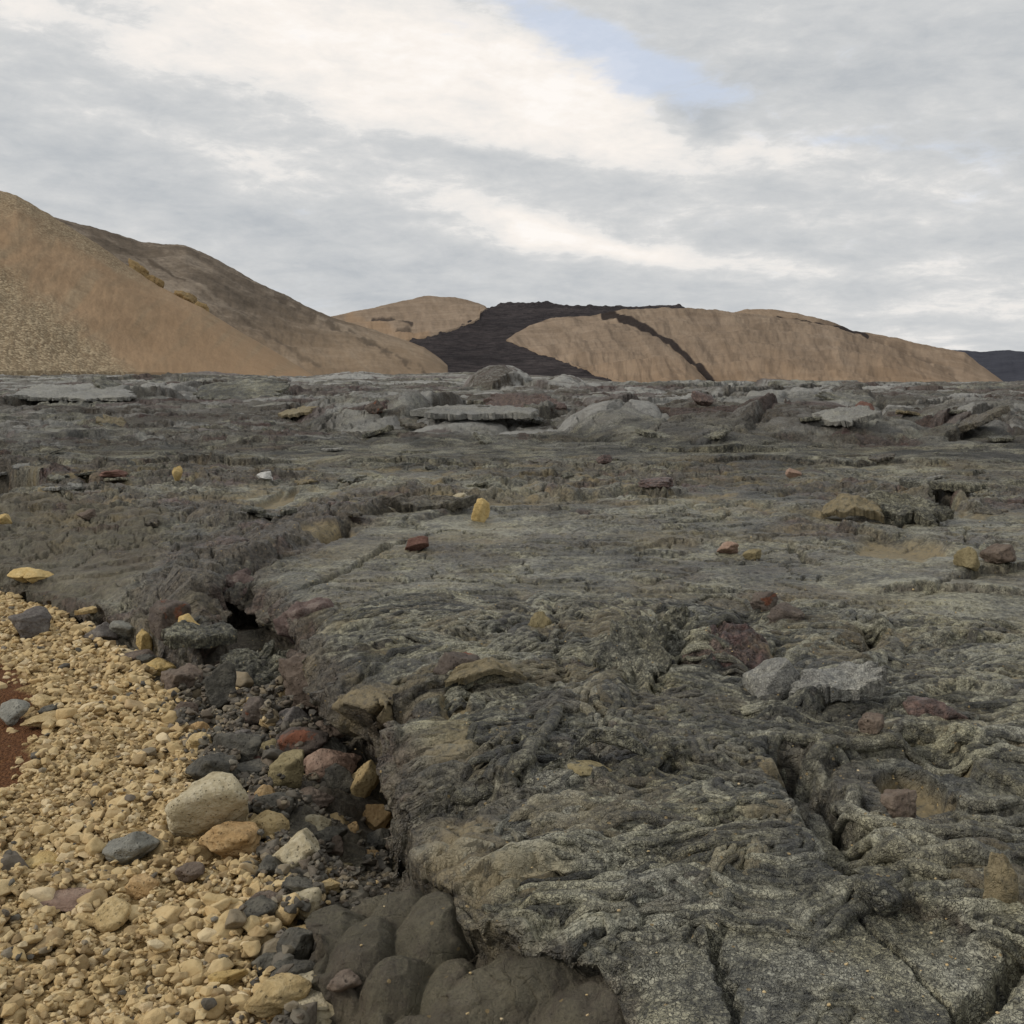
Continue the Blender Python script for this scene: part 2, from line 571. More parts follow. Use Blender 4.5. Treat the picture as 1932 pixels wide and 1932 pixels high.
def rock_material(name, c0, c1, c2, stain=None, stain_amt=0.0, rough=0.85, grain=1.0, top=None):
    m, nt, bs = new_mat(name)
    tc = nt.node('ShaderNodeTexCoord').outputs['Object']
    oi = nt.node('ShaderNodeObjectInfo').outputs['Random']
    off = nt.node('ShaderNodeCombineXYZ', None, X=nt.m('MULTIPLY', oi, 37.0), Y=nt.m('MULTIPLY', oi, 91.0), Z=nt.m('MULTIPLY', oi, 13.0)).outputs[0]
    P = nt.vm('ADD', tc, off)
    n1 = nt.noise(P, 11.0, 6, 0.62, 0.3)
    n2 = nt.noise(P, 60.0 * grain, 5, 0.6)
    n3 = nt.noise(P, 180.0 * grain, 3, 0.6)
    vv = nt.voro(P, 55.0 * grain, 'F1', 0)
    t = nt.m('ADD', nt.m('MULTIPLY', n1, 0.65), nt.m('MULTIPLY', n2, 0.45))
    col = nt.ramp(t, [(0.30, c0), (0.52, c1), (0.74, c2)])
    br = nt.m('ADD', 0.85, nt.m('MULTIPLY', oi, 0.3))
    col = nt.mixc(1.0, col, nt.node('ShaderNodeCombineColor', None, Red=br, Green=br, Blue=br).outputs[0], 'MULTIPLY')
    if stain:
        sm = nt.rng(nt.noise(P, 6.0, 4, 0.6, 0.6), 0.62 - stain_amt * 0.3, 0.70 - stain_amt * 0.3)
        col = nt.mixc(nt.m('MULTIPLY', sm, 0.9), col, nt.mixc(n2, stain, tuple(min(1, q * 1.7) for q in stain)))
    # small pits get a darker colour
    col = nt.mixc(nt.rng(vv, 0.22, 0.10, 0.0, 0.45), col, tuple(q * 0.45 for q in c0))
    nt.put(bs.inputs['Base Color'], col)
    bs.inputs['Roughness'].default_value = rough
    bs.inputs['Specular IOR Level'].default_value = 0.3
    hb = nt.m('ADD', nt.m('MULTIPLY', n2, 0.9), nt.rng(vv, 0.08, 0.26, 0.0, 0.4))
    hb = nt.m('ADD', hb, nt.m('MULTIPLY', n1, .8))
    b1 = nt.bump(hb, 0.9, 0.014)
    b2 = nt.bump(n3, 0.5, 0.004, b1)
    nt.put(bs.inputs['Normal'], b2)
    return m


M = {}
M['lava'] = lava_material('lava_crust')
M['slab'] = lava_material('lava_slab_crust', False, crackle=1.0)
M['slab_pale'] = lava_material('pale_lava_crust', False, pale=0.55)
M['slab_white'] = lava_material('bleached_lava_crust', False, pale=1.0, crackle=0.3)
M['slab_brown'] = lava_material('brown_lava_crust', False, brown=0.9, crackle=0.2)
M['slab_red'] = lava_material('oxidised_lava', False, red=0.85, crackle=0.1)
M['maroon'] = rock_material('maroon_scoria', (0.055, 0.040, 0.036), (0.115, 0.080, 0.070), (0.24, 0.20, 0.17), rough=.85, grain=.9)
M['slab_tan'] = lava_material('tan_dusted_lava', False, tan=0.85, crackle=0.6)
M['tan'] = rock_material('tan_tuff', (0.24, 0.165, 0.075), (0.42, 0.31, 0.15), (0.58, 0.46, 0.26))
M['orange'] = rock_material('orange_tuff', (0.23, 0.140, 0.062), (0.40, 0.26, 0.120), (0.54, 0.385, 0.20))
M['yellow'] = rock_material('yellow_tuff', (0.32, 0.215, 0.085), (0.52, 0.37, 0.15), (0.66, 0.51, 0.25))
M['pale'] = rock_material('pale_tuff', (0.25, 0.20, 0.115), (0.42, 0.36, 0.235), (0.60, 0.54, 0.40))
M['olive'] = rock_material('olive_rock', (0.13, 0.105, 0.055), (0.22, 0.18, 0.095), (0.33, 0.275, 0.155))
M['dark'] = rock_material('dark_basalt', (0.030, 0.029, 0.025), (0.075, 0.070, 0.057), (0.165, 0.152, 0.118), rough=0.68)
M['grey'] = rock_material('grey_basalt', (0.115, 0.112, 0.098), (0.21, 0.205, 0.175), (0.33, 0.32, 0.27), rough=0.7)
M['brown'] = rock_material('brown_scoria', (0.060, 0.044, 0.035), (0.125, 0.094, 0.072), (0.22, 0.175, 0.135), rough=0.8, grain=0.8)
M['purple'] = rock_material('purple_grey_scoria', (0.055, 0.047, 0.042), (0.120, 0.105, 0.095), (0.22, 0.20, 0.175), grain=1.2)
M['redstain'] = rock_material('red_stained_scoria', (0.050, 0.040, 0.035), (0.105, 0.084, 0.070), (0.18, 0.15, 0.12), stain=(0.16, 0.060, 0.032), stain_amt=0.12)
M['red'] = rock_material('red_scoria', (0.070, 0.036, 0.029), (0.135, 0.070, 0.052), (0.22, 0.13, 0.10))
M['pink'] = rock_material('pink_tuff', (0.19, 0.125, 0.090), (0.29, 0.195, 0.145), (0.40, 0.29, 0.22))
M['white'] = rock_material('white_rock', (0.34, 0.33, 0.30), (0.50, 0.49, 0.46), (0.68, 0.67, 0.64))

# ------------------------------------------------------------------ outlines on the ground
LIP = [(-600, 1070, .12, .02), (0, 1100, .12, .04), (95, 1116, .14, .05), (200, 1148, .15, .03), (290, 1188, .15, .02),
       (378, 1212, .17, .03), (408, 1150, 0.26, .10), (470, 1146, 0.28, .14), (530, 1168, 0.30, .15), (578, 1206, 0.30, .13),
       (606, 1270, 0.30, .10), (628, 1342, 0.30, .09), (690, 1388, 0.30, .14), (748, 1396, 0.30, .16), (766, 1450, 0.28, .13),
       (786, 1540, 0.26, .11), (800, 1592, 0.22, .03), (740, 1628, .20, .02), (690, 1662, .16, .01), (612, 1702, .14, .02),
       (584, 1762, .14, .03), (590, 1850, .13, .03), (640, 1915, .1, .02), (700, 2010, .08, .01), (760, 2150, .05, .01),
       (300, 2700, .05, .0), (-1500, 2500, .05, .0)]
PIT = [tuple(G(a, b, c - (.14 if d > .07 else 0))) for a, b, c, d in LIP]
PITV = [(c, d) for a, b, c, d in LIP]
SHELF_P = [(800, 1590, 0.24, .05), (776, 1660, 0.24, .07), (856, 1722, 0.26, .09), (868, 1790, 0.26, .08), (940, 1828, 0.26, .08),
           (1012, 1858, 0.26, .08), (1090, 1884, 0.26, .08), (1128, 1904, 0.26, .06), (1165, 1935, 0.26, .05), (1240, 2080, 0.26, .04),
           (500, 2200, .10, .0), (440, 1900, .12, .0), (470, 1720, .14, .0), (560, 1640, .16, .0), (700, 1600, .20, .0)]
SHELF = [tuple(G(a, b, c - (.05 if d >= .05 else 0))) for a, b, c, d in SHELF_P]
SHELFV = [(c, d) for a, b, c, d in SHELF_P]
GRAVEL = [tuple(G(a, b, 0.0)) for a, b in [(-500, 1060), (40, 1092), (92, 1112), (150, 1165), (212, 1215), (262, 1245), (300, 1290),
          (340, 1345), (368, 1400), (392, 1450), (405, 1505), (470, 1560), (540, 1610), (590, 1655), (590, 1700), (556, 1750),
          (540, 1800), (500, 1850), (522, 1890), (650, 1935), (700, 2050), (300, 2700), (-1500, 2500)]]
DIRT = [tuple(G(a, b, 0.0)) for a, b in [(-200, 1225), (34, 1255), (66, 1320), (92, 1385), (70, 1440), (30, 1490), (-200, 1540)]]


def P2(lst, z=0.34):
    return [tuple(G(a, b, z)) for a, b in lst]


PILLOWS = [  # photo x, y of the middle, width, depth on the ground (photo units across), height m
    (630, 1745, 110, 150, .14), (690, 1790, 100, 150, .16), (745, 1735, 90, 110, .15), (800, 1790, 110, 140, .18), (738, 1852, 112, 96, .17),
    (640, 1838, 84, 110, .12), (690, 1900, 80, 80, .10), (830, 1862, 92, 80, .13), (960, 1905, 270, 130, .15), (860, 1925, 120, 70, .12),
    (770, 1925, 100, 80, .11), (770, 1640, 76, 60, .08), (712, 1678, 110, 56, .09), (830, 1700, 80, 70, .13), (1090, 1960, 150, 130, .13), (610, 1900, 60, 70, .08)]
CRACKS = [  # polylines, width m, depth m
    ([(1436, 1011), (1490, 1025), (1514, 1049), (1543, 1067)], .045, .08),
    ([(1740, 1120), (1790, 1100), (1840, 1085)], .03, .05),
    ([(1345, 1750), (1375, 1815), (1400, 1880), (1410, 1960)], .014, .04),
    ([(1960, 1780), (1895, 1835), (1850, 1880), (1828, 1950)], .030, .08),
    ([(1600, 1700), (1690, 1790), (1780, 1880), (1830, 1950)], .012, .03),
    ([(1040, 1140), (1060, 1200), (1050, 1250), (1075, 1290)], .03, .07),
    ([(1245, 1170), (1255, 1240), (1240, 1310)], .035, .09),
    ([(850, 1205), (930, 1200), (985, 1185)], .03, .06),
    ([(1110, 1330), (1160, 1390), (1190, 1440), (1250, 1420)], .03, .08),
    ([(1060, 945), (1140, 938), (1230, 930)], .10, .14),
    ([(600, 1100), (690, 1050), (760, 1020)], .05, .08),
    ([(320, 870), (420, 880), (480, 885)], .10, .1),
    ([(1420, 830), (1500, 800), (1580, 792), (1660, 790)], .16, .22),
    ([(1500, 745), (1600, 748), (1660, 770), (1670, 800)], .22, .25),
    ([(1160, 820), (1230, 790), (1300, 775), (1420, 770)], .20, .2),
]
LEDGES = [  # lifted crust edges facing the viewer: polyline left to right, height m, how far back they slope, overhang m
    ([(335, 1098), (372, 1090), (430, 1075), (500, 1050), (580, 1022), (640, 996), (700, 972), (750, 958)], .17, .55, .09),
    ([(-300, 884), (-80, 884), (20, 888), (80, 904), (110, 918)], .14, .9, .12),
    ([(150, 965), (260, 955), (360, 960), (430, 990), (520, 975)], .06, .4, .03),
    ([(560, 938), (620, 950), (700, 945), (790, 935), (860, 940)], .10, .4, .05),
    ([(760, 990), (830, 970), (890, 955)], .08, .3, .03),
    ([(1050, 946), (1130, 938), (1190, 932), (1250, 938), (1290, 930)], .13, .45, .10),
    ([(900, 912), (980, 905), (1060, 902)], .09, .5, .05),
    ([(1545, 975), (1570, 995), (1620, 1000), (1680, 1012), (1750, 1035), (1800, 1050)], .12, .40, .06),
    ([(1545, 968), (1590, 962), (1650, 960), (1690, 985)], .10, .25, .07),
    ([(1700, 940), (1760, 945), (1810, 958), (1850, 962)], .12, .5, .10),
    ([(1800, 1090), (1850, 1075), (1932, 1068), (2000, 1065)], .08, .5, .04),
    ([(1640, 1110), (1740, 1102), (1850, 1112), (1960, 1120)], .07, .35, .03),
    ([(1150, 1040), (1260, 1018), (1340, 1022)], .05, .3, .03),
    ([(-20, 862), (60, 868), (120, 885), (190, 895), (260, 888)], .12, .7, .06),
    ([(250, 875), (350, 868), (480, 878), (560, 872)], .14, .8, .08),
    ([(640, 880), (760, 872), (880, 880)], .10, .9, .06),
    ([(1300, 880), (1420, 872), (1560, 885), (1700, 878), (1800, 885)], .10, .9, .06),
    ([(1240, 850), (1380, 846), (1500, 852)], .12, 1.0, .08),
    ([(60, 790), (160, 783), (280, 790)], .2, 1.6, .1),
    ([(-40, 770), (70, 766), (160, 764), (290, 758), (420, 756)], .42, 2.2, .15),
    ([(300, 752), (400, 747), (520, 752), (600, 748)], .38, 2.5, .15),
    ([(500, 795), (560, 780), (610, 778)], .3, 1.6, .1),
    ([(780, 806), (830, 792), (890, 785), (960, 790), (1010, 797), (1060, 792)], .46, 1.6, .16),
    ([(1080, 806), (1140, 790), (1200, 786), (1250, 800)], .34, 1.4, .15),
    ([(940, 768), (1020, 763), (1100, 768)], .36, 2.0, .15),
    ([(1120, 772), (1200, 768), (1280, 764)], .36, 2.0, .15),
    ([(1410, 836), (1450, 815), (1520, 800), (1600, 796)], .26, .9, .12),
    ([(1290, 768), (1350, 760), (1450, 755), (1600, 750), (1680, 768)], .34, 1.8, .15),
    ([(1640, 802), (1700, 808), (1770, 815), (1810, 812)], .30, 1.2, .14),
    ([(1780, 838), (1830, 815), (1870, 805), (1932, 812)], .34, 1.0, .16),
    ([(1700, 770), (1800, 765), (1900, 770), (1980, 768)], .30, 2.0, .12),
    ([(600, 765), (700, 758), (800, 764)], .32, 2.2, .14),
    ([(850, 740), (980, 736), (1100, 742)], .36, 4, .2), ([(1250, 740), (1400, 735), (1600, 742)], .36, 4, .2),
    ([(100, 726), (300, 722), (500, 728)], .36, 5, .2), ([(560, 732), (720, 728), (820, 732)], .4, 4, .2),
    ([(1600, 738), (1750, 734), (1900, 740)], .3, 4, .2),
    ([(760, 1322), (840, 1300), (930, 1290), (1010, 1262)], .06, .2, .04), ([(1080, 1450), (1150, 1432), (1230, 1440), (1262, 1455)], .08, .2, .06),
    ([(860, 1205), (930, 1198), (1000, 1180)], .05, .2, .03), ([(1500, 1372), (1560, 1345), (1640, 1300), (1690, 1270)], .09, .25, .05),
    ([(590, 1240), (680, 1215), (760, 1218), (830, 1205)], .05, .2, .03), ([(900, 1330), (980, 1310), (1040, 1290)], .05, .2, .03),
    ([(1540, 1230), (1600, 1215), (1660, 1222), (1720, 1205)], .08, .25, .05), ([(1700, 1330), (1800, 1310), (1932, 1320)], .07, .3, .04),
    ([(1720, 1230), (1800, 1215), (1932, 1210)], .06, .3, .03), ([(1620, 1700), (1700, 1690), (1790, 1720), (1870, 1760)], .06, .12, .03),
    ([(1340, 1470), (1400, 1450), (1470, 1455), (1510, 1440)], .06, .2, .04), ([(1000, 1520), (1080, 1500), (1180, 1505)], .05, .2, .04),
]
RIDGES = [  # polylines of rope-like folds, radius m, height m
    ([(1522, 1470), (1540, 1530), (1600, 1585), (1700, 1622), (1800, 1632), (1960, 1625)], .052, .095),
    ([(1560, 1500), (1610, 1555), (1720, 1590), (1840, 1598), (1960, 1592)], .034, .062),
    ([(1575, 1515), (1625, 1558), (1730, 1580), (1840, 1586), (1960, 1580)], .016, .030),
    ([(1545, 1560), (1620, 1618), (1720, 1648), (1830, 1655), (1960, 1648)], .020, .035),
    ([(1590, 1525), (1640, 1560), (1740, 1570), (1840, 1572), (1960, 1565)], .024, .040),
    ([(1600, 1500), (1610, 1530), (1600, 1560)], .030, .05),
    ([(1800, 1500), (1830, 1530), (1880, 1535), (1930, 1510)], .03, .05),
    ([(1840, 1440), (1870, 1470), (1930, 1480)], .03, .05),
    ([(1520, 1480), (1530, 1425), (1600, 1405), (1700, 1400), (1790, 1395), (1960, 1390)], .06, .06),
    ([(1120, 1420), (1180, 1400), (1240, 1420), (1250, 1460), (1180, 1490)], .04, .05),
    ([(770, 1320), (760, 1390), (790, 1450), (850, 1480), (960, 1475), (1020, 1440)], .055, .06),
    ([(820, 1340), (810, 1400), (850, 1440), (930, 1440), (985, 1400)], .040, .045),
    ([(1060, 1330), (1040, 1380), (1000, 1440), (980, 1490)], .035, .05),
    ([(1150, 1170), (1160, 1240), (1150, 1330)], .09, .06),
    ([(780, 1670), (860, 1640), (980, 1625), (1120, 1600)], .05, .045),
    ([(870, 1740), (960, 1715), (1080, 1695), (1200, 1680), (1300, 1660), (1365, 1640)], .045, .05),
    ([(880, 1790), (980, 1760), (1090, 1740), (1190, 1720)], .035, .035),
    ([(1360, 1640), (1366, 1700), (1345, 1750)], .03, .04),
    ([(1520, 1340), (1620, 1300), (1680, 1240), (1660, 1190)], .06, .08),
]


# ------------------------------------------------------------------ the lava field
def build_lava():
    az_d = np.linspace(R(-31), R(31), 1180)
    side = np.linspace(0, 1, 130) ** 1.6
    az_r = R(31) + (R(75) - R(31)) * side[1:]
    az = np.concatenate([-az_r[::-1], az_d, az_r]).astype(F32)
    rs = [1.25]
    while rs[-1] < 150:
        r = rs[-1]
        rs.append(r + min(0.00072 * r * r, 0.0038 * r) * (1.6 if r > 60 else 1.0))
    rad = np.array(rs, F32)
    nr, nc = len(rad), len(az)
    X = (rad[:, None] * np.sin(az)[None, :]).ravel().astype(F32)
    Y = (rad[:, None] * np.cos(az)[None, :]).ravel().astype(F32)
    RR = np.repeat(rad, nc)
    N = X.size
    ox, oy = np.zeros(N, F32), np.zeros(N, F32)
    z = np.full(N, 0.32, F32)
    red, tan, smo, pal, bro, crk = (np.zeros(N, F32) for _ in range(6))
    crk[:] = 1.0
    ftone = np.full(N, .5, F32)
    fph1, fph2, fpk = np.zeros(N, F32), np.zeros(N, F32), np.zeros(N, F32)

    # screen-free zone fields: everything below is a function of ground x, y
    wx = X + 0.20 * fbm(X / 0.9, Y / 0.9, 1, 4)
    wy = Y + 0.20 * fbm(X / 0.9, Y / 0.9, 51, 4)
    und = 0.028 * fbm(X / 2.6, Y / 2.6, 5, 3) * sstep(1, 6, RR) + 0.08 * fbm(X / 9, Y / 9, 8, 3) * sstep(6, 22, RR) \
        + 0.40 * fbm(X / 34, Y / 34, 9, 2) * sstep(25, 80, RR)
    z += und
    AZv = np.arctan2(X, Y)
    rough_n = fbm(X / 2.2, Y / 2.2 , 77, 3)
    ropezone = sstep(7.0, 5.4, RR)
    smoothsheet = sstep(0.30, 0.0, seg_dist(X, Y, P2([(1330, 1900), (1500, 1770), (1640, 1800), (1760, 1880), (1930, 1900)]))[0] - 0.10 + .1 * fbm(X / .4, Y / .4, 78, 3))
    flatmid = sstep(5.2, 6.2, RR) * sstep(10.5, 8.5, RR)
    flatmid2 = sstep(13, 15, RR) * sstep(19, 17, RR) * sstep(-0.35, -0.2, AZv)
    rubble = np.clip(sstep(-0.1, 0.35, fbm(X / 3.4, Y / 3.4, 31, 3) + 0.35 * sstep(-0.05, -0.3, AZv)) * sstep(8.0, 10, RR) * (1 - flatmid2)
                     + 0.9 * sstep(0.9, 0.2, seg_dist(X, Y, P2([(360, 1080), (520, 1000), (720, 950), (900, 930)]))[0]), 0, 1)
    fold_area = sdf(X, Y, P2([(1505, 1475), (1525, 1560), (1600, 1645), (1970, 1665), (1970, 1425), (1600, 1405)]))[0]
    calm = np.clip(smoothsheet + 0.75 * flatmid + 0.6 * flatmid2 + .92 * sstep(.06, -.05, fold_area), 0, 1)

    # --- lobes and ropes, near field
    nm = RR < 16
    x, y, rr = X[nm], Y[nm], RR[nm]
    wxn, wyn = wx[nm], wy[nm]
    ca = 1 - calm[nm]
    f1, f2, idh, cx, cy = worley(wxn / 0.95 + 7, wyn / 0.85 + 3, 3)
    e = f2 - f1
    hh = 0.040 * (1 - np.exp(-e * 6.0)) * (0.25 + 0.75 * ca) * (0.5 + 0.8 * rnd(idh, 3))
    hh += 0.030 * (rnd(idh, 4) - 0.5) * ca * (1 - np.exp(-e * 14))
    h_low = hh.copy()
    lod = sstep(10, 6, rr)
    wob = fbm(x / 0.36, y / 0.36, 21, 4)
    wob2 = fbm(x / 0.13, y / 0.13, 27, 3)
    th = rnd(idh, 1) * 6.283
    th = np.where(rnd(idh, 9) < .6, 1.571 + (th - 3.14159) * .25 + np.where(rnd(idh, 10) < .5, 3.14159, 0), th)
    qx = wxn / 0.95 + 7 - cx + np.cos(th) * (0.3 + 0.7 * rnd(idh, 5))
    qy = wyn / 0.85 + 3 - cy + np.sin(th) * (0.3 + 0.7 * rnd(idh, 5))
    rho = np.sqrt(qx * qx + qy * qy)
    lam = 0.042 + 0.050 * rnd(idh, 6) ** 2

    def folds(p, sharp=0.5):
        f = np.abs(np.sin(p * 3.14159))
        return f ** sharp
    p1 = (rho + 0.10 * wob + 0.011 * wob2) / lam
    # the second fold family curls with the ground: contour lines of a noise field
    p2 = 4.6 * fbm(x / 0.62 + .2 * wob, y / 0.50 + .2 * wob2, 23, 3) + 0.35 * wob2
    def slope(p):
        q = p.reshape(-1, nc)
        g0, g1 = np.gradient(q)
        r_ = rad[:q.shape[0]]
        g0 = g0 / np.gradient(r_)[:, None]
        g1 = g1 / (r_[:, None] * np.gradient(az)[None, :])
        return np.sqrt(g0 * g0 + g1 * g1).ravel().astype(F32) + 1e-3
    pick = sstep(-0.12, 0.12, fbm(x / 0.7, y / 0.7, 29, 3))
    gate = np.clip(0.75 + 1.1 * fbm(x / 0.5, y / 0.5, 61, 2), 0.30, 1)
    amp1 = np.minimum(.34 / slope(p1), .040)
    amp2 = np.minimum(.34 / slope(p2), .040)
    rope = (folds(p1) - .6) * amp1 * (1 - pick) + (folds(p2) - .6) * amp2 * pick
    hh += (1.75 - .55 * sstep(3.2, 5.0, rr)) * 1.05 * rope * gate * (0.06 + 0.94 * ca) * (0.45 + 0.55 * ropezone[nm]) * lod
    # finer strands riding on the folds
    p3 = (p1 * 3.1 + 0.8 * wob2) * (1 - pick) + (p2 * 3.3 + wob2) * pick
    shx = 1.5 * (folds(p1) - .6) * amp1 * (1 - pick) * gate * ca * ropezone[nm] * lod / np.maximum(rho, .1)
    ox[nm] += shx * qx
    oy[nm] += shx * qy
    hh += np.minimum(.010, .40 / slope(p3)) * (folds(p3, .6) - .6) * gate * (0.06 + 0.94 * ca) * sstep(5.5, 4.0, rr)
    # a smaller set of toes and torn flakes
    wx2 = x + 0.07 * fbm(x / 0.22, y / 0.22, 41, 3)
    wy2 = y + 0.07 * fbm(x / 0.22, y / 0.22, 43, 3)
    g1, g2, id2, c2x, c2y = worley(wx2 / 0.30, wy2 / 0.20, 13)
    e2 = g2 - g1
    sel = np.clip(0.25 + 1.6 * fbm(x / 0.8, y / 0.8, 91, 3), 0, 1)
    th2 = rnd(id2, 1) * 6.283
    dip = (wx2 / .30 - c2x) * np.cos(th2) + (wy2 / .20 - c2y) * np.sin(th2)
    hh += .5 * (0.034 * (1 - np.exp(-e2 * 7)) + (0.035 * (rnd(id2, 2) - 0.5) + .04 * dip) * (1 - np.exp(-e2 * 12))) * sel * (0.10 + 0.90 * ca) * lod
    s1_, s2_, id3, c3x, c3y = worley((x + .02 * wob2) / 0.085, (y + .02 * wob2) / 0.06, 17)
    sel3 = sstep(0.0, 0.5, fbm(x / 0.5, y / 0.5, 97, 3)) * (1 - .7 * pick)
    hh += .55 * (0.020 * (1 - np.exp(-(s2_ - s1_) * 6)) * (.4 + rnd(id3, 4)) - .008) * sel3 * (0.05 + .95 * ca) * sstep(6.5, 4.5, rr)
    hh += 0.013 * (billow(x / 0.22, y / 0.16, 101, 5, 0.58) - 0.6) * (0.22 + 0.78 * ca) * sstep(11, 6, rr)
    hh += 0.0050 * (billow(x / 0.034, y / 0.034, 131, 3, 0.65) - .6) * sstep(4.8, 3.4, rr) * (.35 + .65 * ca)
    # low wrinkles and torn skin on the flat sheets
    wq = y + 0.35 * x + 0.45 * fbm(x / 0.8, y / 0.8, 141, 4)
    hh += 0.012 * (folds(wq / 0.11) - .6) * np.clip(flatmid[nm] * 1.3, 0, 1) * np.clip(.5 + fbm(x / .9, y / .6, 145, 3), 0, 1)
    wq = y - 0.25 * x + 1.0 * fbm(x / 1.6, y / 1.6, 151, 4)
    hh += 0.026 * (folds(wq / 0.22) - .6) * sstep(7.0, 8.5, rr) * (1 - .5 * rubble[nm]) * np.clip(.55 + fbm(x / 2, y / 1.2, 147, 3), 0.1, 1)
    # piled bundles of rope: each tongue has parallel round strands bent along an arc
    rgb = np.random.default_rng(19)
    pm = np.zeros(N, F32)
    pmn = np.zeros(x.shape, F32)
    tone_b = np.full(x.shape, -1, F32)
    nb = 0
    while nb < 440:
        r0 = math.sqrt(rgb.uniform(2.0 ** 2, 6.4 ** 2)) if nb % 3 else rgb.uniform(2.0, 4.0)
        a0 = rgb.uniform(-.36, .52)
        c0, c1 = r0 * math.sin(a0), r0 * math.cos(a0)
        nb += 1
        one_x, one_y = np.array([c0], F32), np.array([c1], F32)
        if sdf(one_x, one_y, PIT)[0][0] < .02 or sdf(one_x, one_y, SHELF)[0][0] < .04:
            continue
        sc = .75 + .09 * r0
        al, bl = rgb.uniform(.14, .46) * sc, rgb.uniform(.055, .16) * sc
        lam_b = rgb.uniform(.022, .048) * (.80 + .08 * r0)
        ang = rgb.normal(.18, .42)
        kv = rgb.uniform(.3, 2.4) * rgb.choice([-1, -1, 1])
        B_ = al * 1.3 + .05
        sel_ = np.nonzero((np.abs(x - c0) < B_) & (np.abs(y - c1) < B_))[0]
        if not len(sel_):
            continue
        dx_, dy_ = x[sel_] - c0, y[sel_] - c1
        u_ = dx_ * math.cos(ang) + dy_ * math.sin(ang)
        v_ = -dx_ * math.sin(ang) + dy_ * math.cos(ang)
        v_ = v_ + .5 * kv * u_ * u_ + .30 * lam_b * perlin(x[sel_] / .07, y[sel_] / .07, 700 + nb) + .5 * lam_b * perlin(u_ / .16, v_ / .3, 900 + nb)
        edge = 1 - (u_ / al) ** 2 - (v_ / bl) ** 2 + .30 * perlin(x[sel_] / .09, y[sel_] / .09, 1100 + nb)
        m_ = sstep(0, .20, edge) * (.15 + .85 * ca[sel_]) * sstep(7.0, 5.6, rr[sel_])
        q_ = v_ / lam_b + rgb.uniform(0, 9)
        fr_ = q_ - np.floor(q_)
        strand = np.sqrt(np.clip(1 - (2 * fr_ - 1) ** 2, 0, 1))
        st_t = u01(h2(np.floor(q_).astype(np.int32), np.full(len(sel_), nb, np.int32), 8))
        hn = h_low[sel_] + .017 * sc * np.sqrt(np.clip(edge, 0, 1)) + .66 * lam_b * (strand - .55) + .25 * lam_b * (st_t - .5) + .006 * perlin(x[sel_] / .04, y[sel_] / .04, 1300 + nb)
        hh[sel_] = hh[sel_] * (1 - m_) + hn * m_ - .013 * np.exp(-((edge + .04) / .13) ** 2) * (.1 + .9 * ca[sel_]) * sstep(7.0, 5.6, rr[sel_])
        take = m_ > .5
        p1[sel_] = np.where(take, q_, p1[sel_])
        pick[sel_] = np.where(take, 0, pick[sel_])
        pmn[sel_] = np.maximum(pmn[sel_], m_)
        tone_b[sel_] = np.where(take, st_t, tone_b[sel_])
        # the near flank of the tongue hangs over a little
        oy_i = sel_
        oyn_add = -.30 * .03 * sc * m_ * np.clip(-v_ / bl, 0, 1)
        oy[nm.nonzero()[0][oy_i]] += oyn_add
    pm[nm] = pmn
    z[nm] += hh
    # each strand of a fold has a tint of its own
    fph1[nm], fph2[nm], fpk[nm] = p1, p2, pick
    k1, k2 = np.floor(p1).astype(np.int32), np.floor(p2).astype(np.int32)
    t1, t2 = u01(h2(k1, (idh >> np.uint32(5)).astype(np.int32), 5)), u01(h2(k2, k2 * 0, 6))
    t1 = np.where(tone_b >= 0, tone_b, t1)
    ftone[nm] = .5 + ((t1 * (1 - pick) + t2 * pick) - .5) * (.15 + .85 * ca) * gate * sstep(9, 6, rr)
    hollow = np.zeros(N, F32)
    hollow[nm] = np.clip(1 - e * 4.5, 0, 1) * ca
    tan[nm] += np.clip(0.9 * hollow[nm] * sstep(-0.1, 0.4, fbm(x / 0.5, y / 0.5, 171, 3)), 0, 0.8)
    tan[nm] += 0.55 * sstep(0.35, 0.7, fbm(x / 0.35, y / 0.35, 175, 3)) * ca
    bro[nm] += sstep(0.25, 0.6, fbm(x / 0.7, y / 0.7, 181, 4) + 0.18) * 0.55 * (1 - smoothsheet[nm])
    red[nm] += sstep(0.62, 0.85, fbm(x / 0.45, y / 0.45, 191, 3)) * 0.55 * ca
    crk[nm] = np.clip(.18 + .9 * sstep(-.1, .3, fbm(x / .55, y / .55, 195, 3)) * sstep(5.5, 4, rr) + .9 * smoothsheet[nm], 0, 1)

    # --- broken, tilted crust: plates at three sizes
    def plates(size, sx, sy, seed, amp, tilt, mask, lo, hi):
        k = (mask > 0.02) & (RR > lo) & (RR < hi)
        if not k.any():
            return
        xx, yy = wx[k] / (size * sx), wy[k] / (size * sy)
        a1, a2, idp, px, py = worley(xx, yy, seed)
        t = rnd(idp, 1) * 6.283
        dip = (xx - px) * np.cos(t) + (yy - py) * np.sin(t)
        ee = a2 - a1
        hp = (amp * (rnd(idp, 2) - 0.35) + tilt * dip * (0.3 + rnd(idp, 3))) * (1 - np.exp(-ee * 16)) + amp * 0.35 * (1 - np.exp(-ee * 8))
        crackm = np.clip(1 - ee / 0.07, 0, 1)
        z[k] += (hp - crackm * amp * 0.7) * mask[k]
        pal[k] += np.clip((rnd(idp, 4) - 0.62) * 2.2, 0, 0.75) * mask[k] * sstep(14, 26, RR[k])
        bro[k] += (rnd(idp, 5) > 0.78) * 0.7 * mask[k]
        red[k] += (rnd(idp, 6) > 0.94) * 0.6 * mask[k]
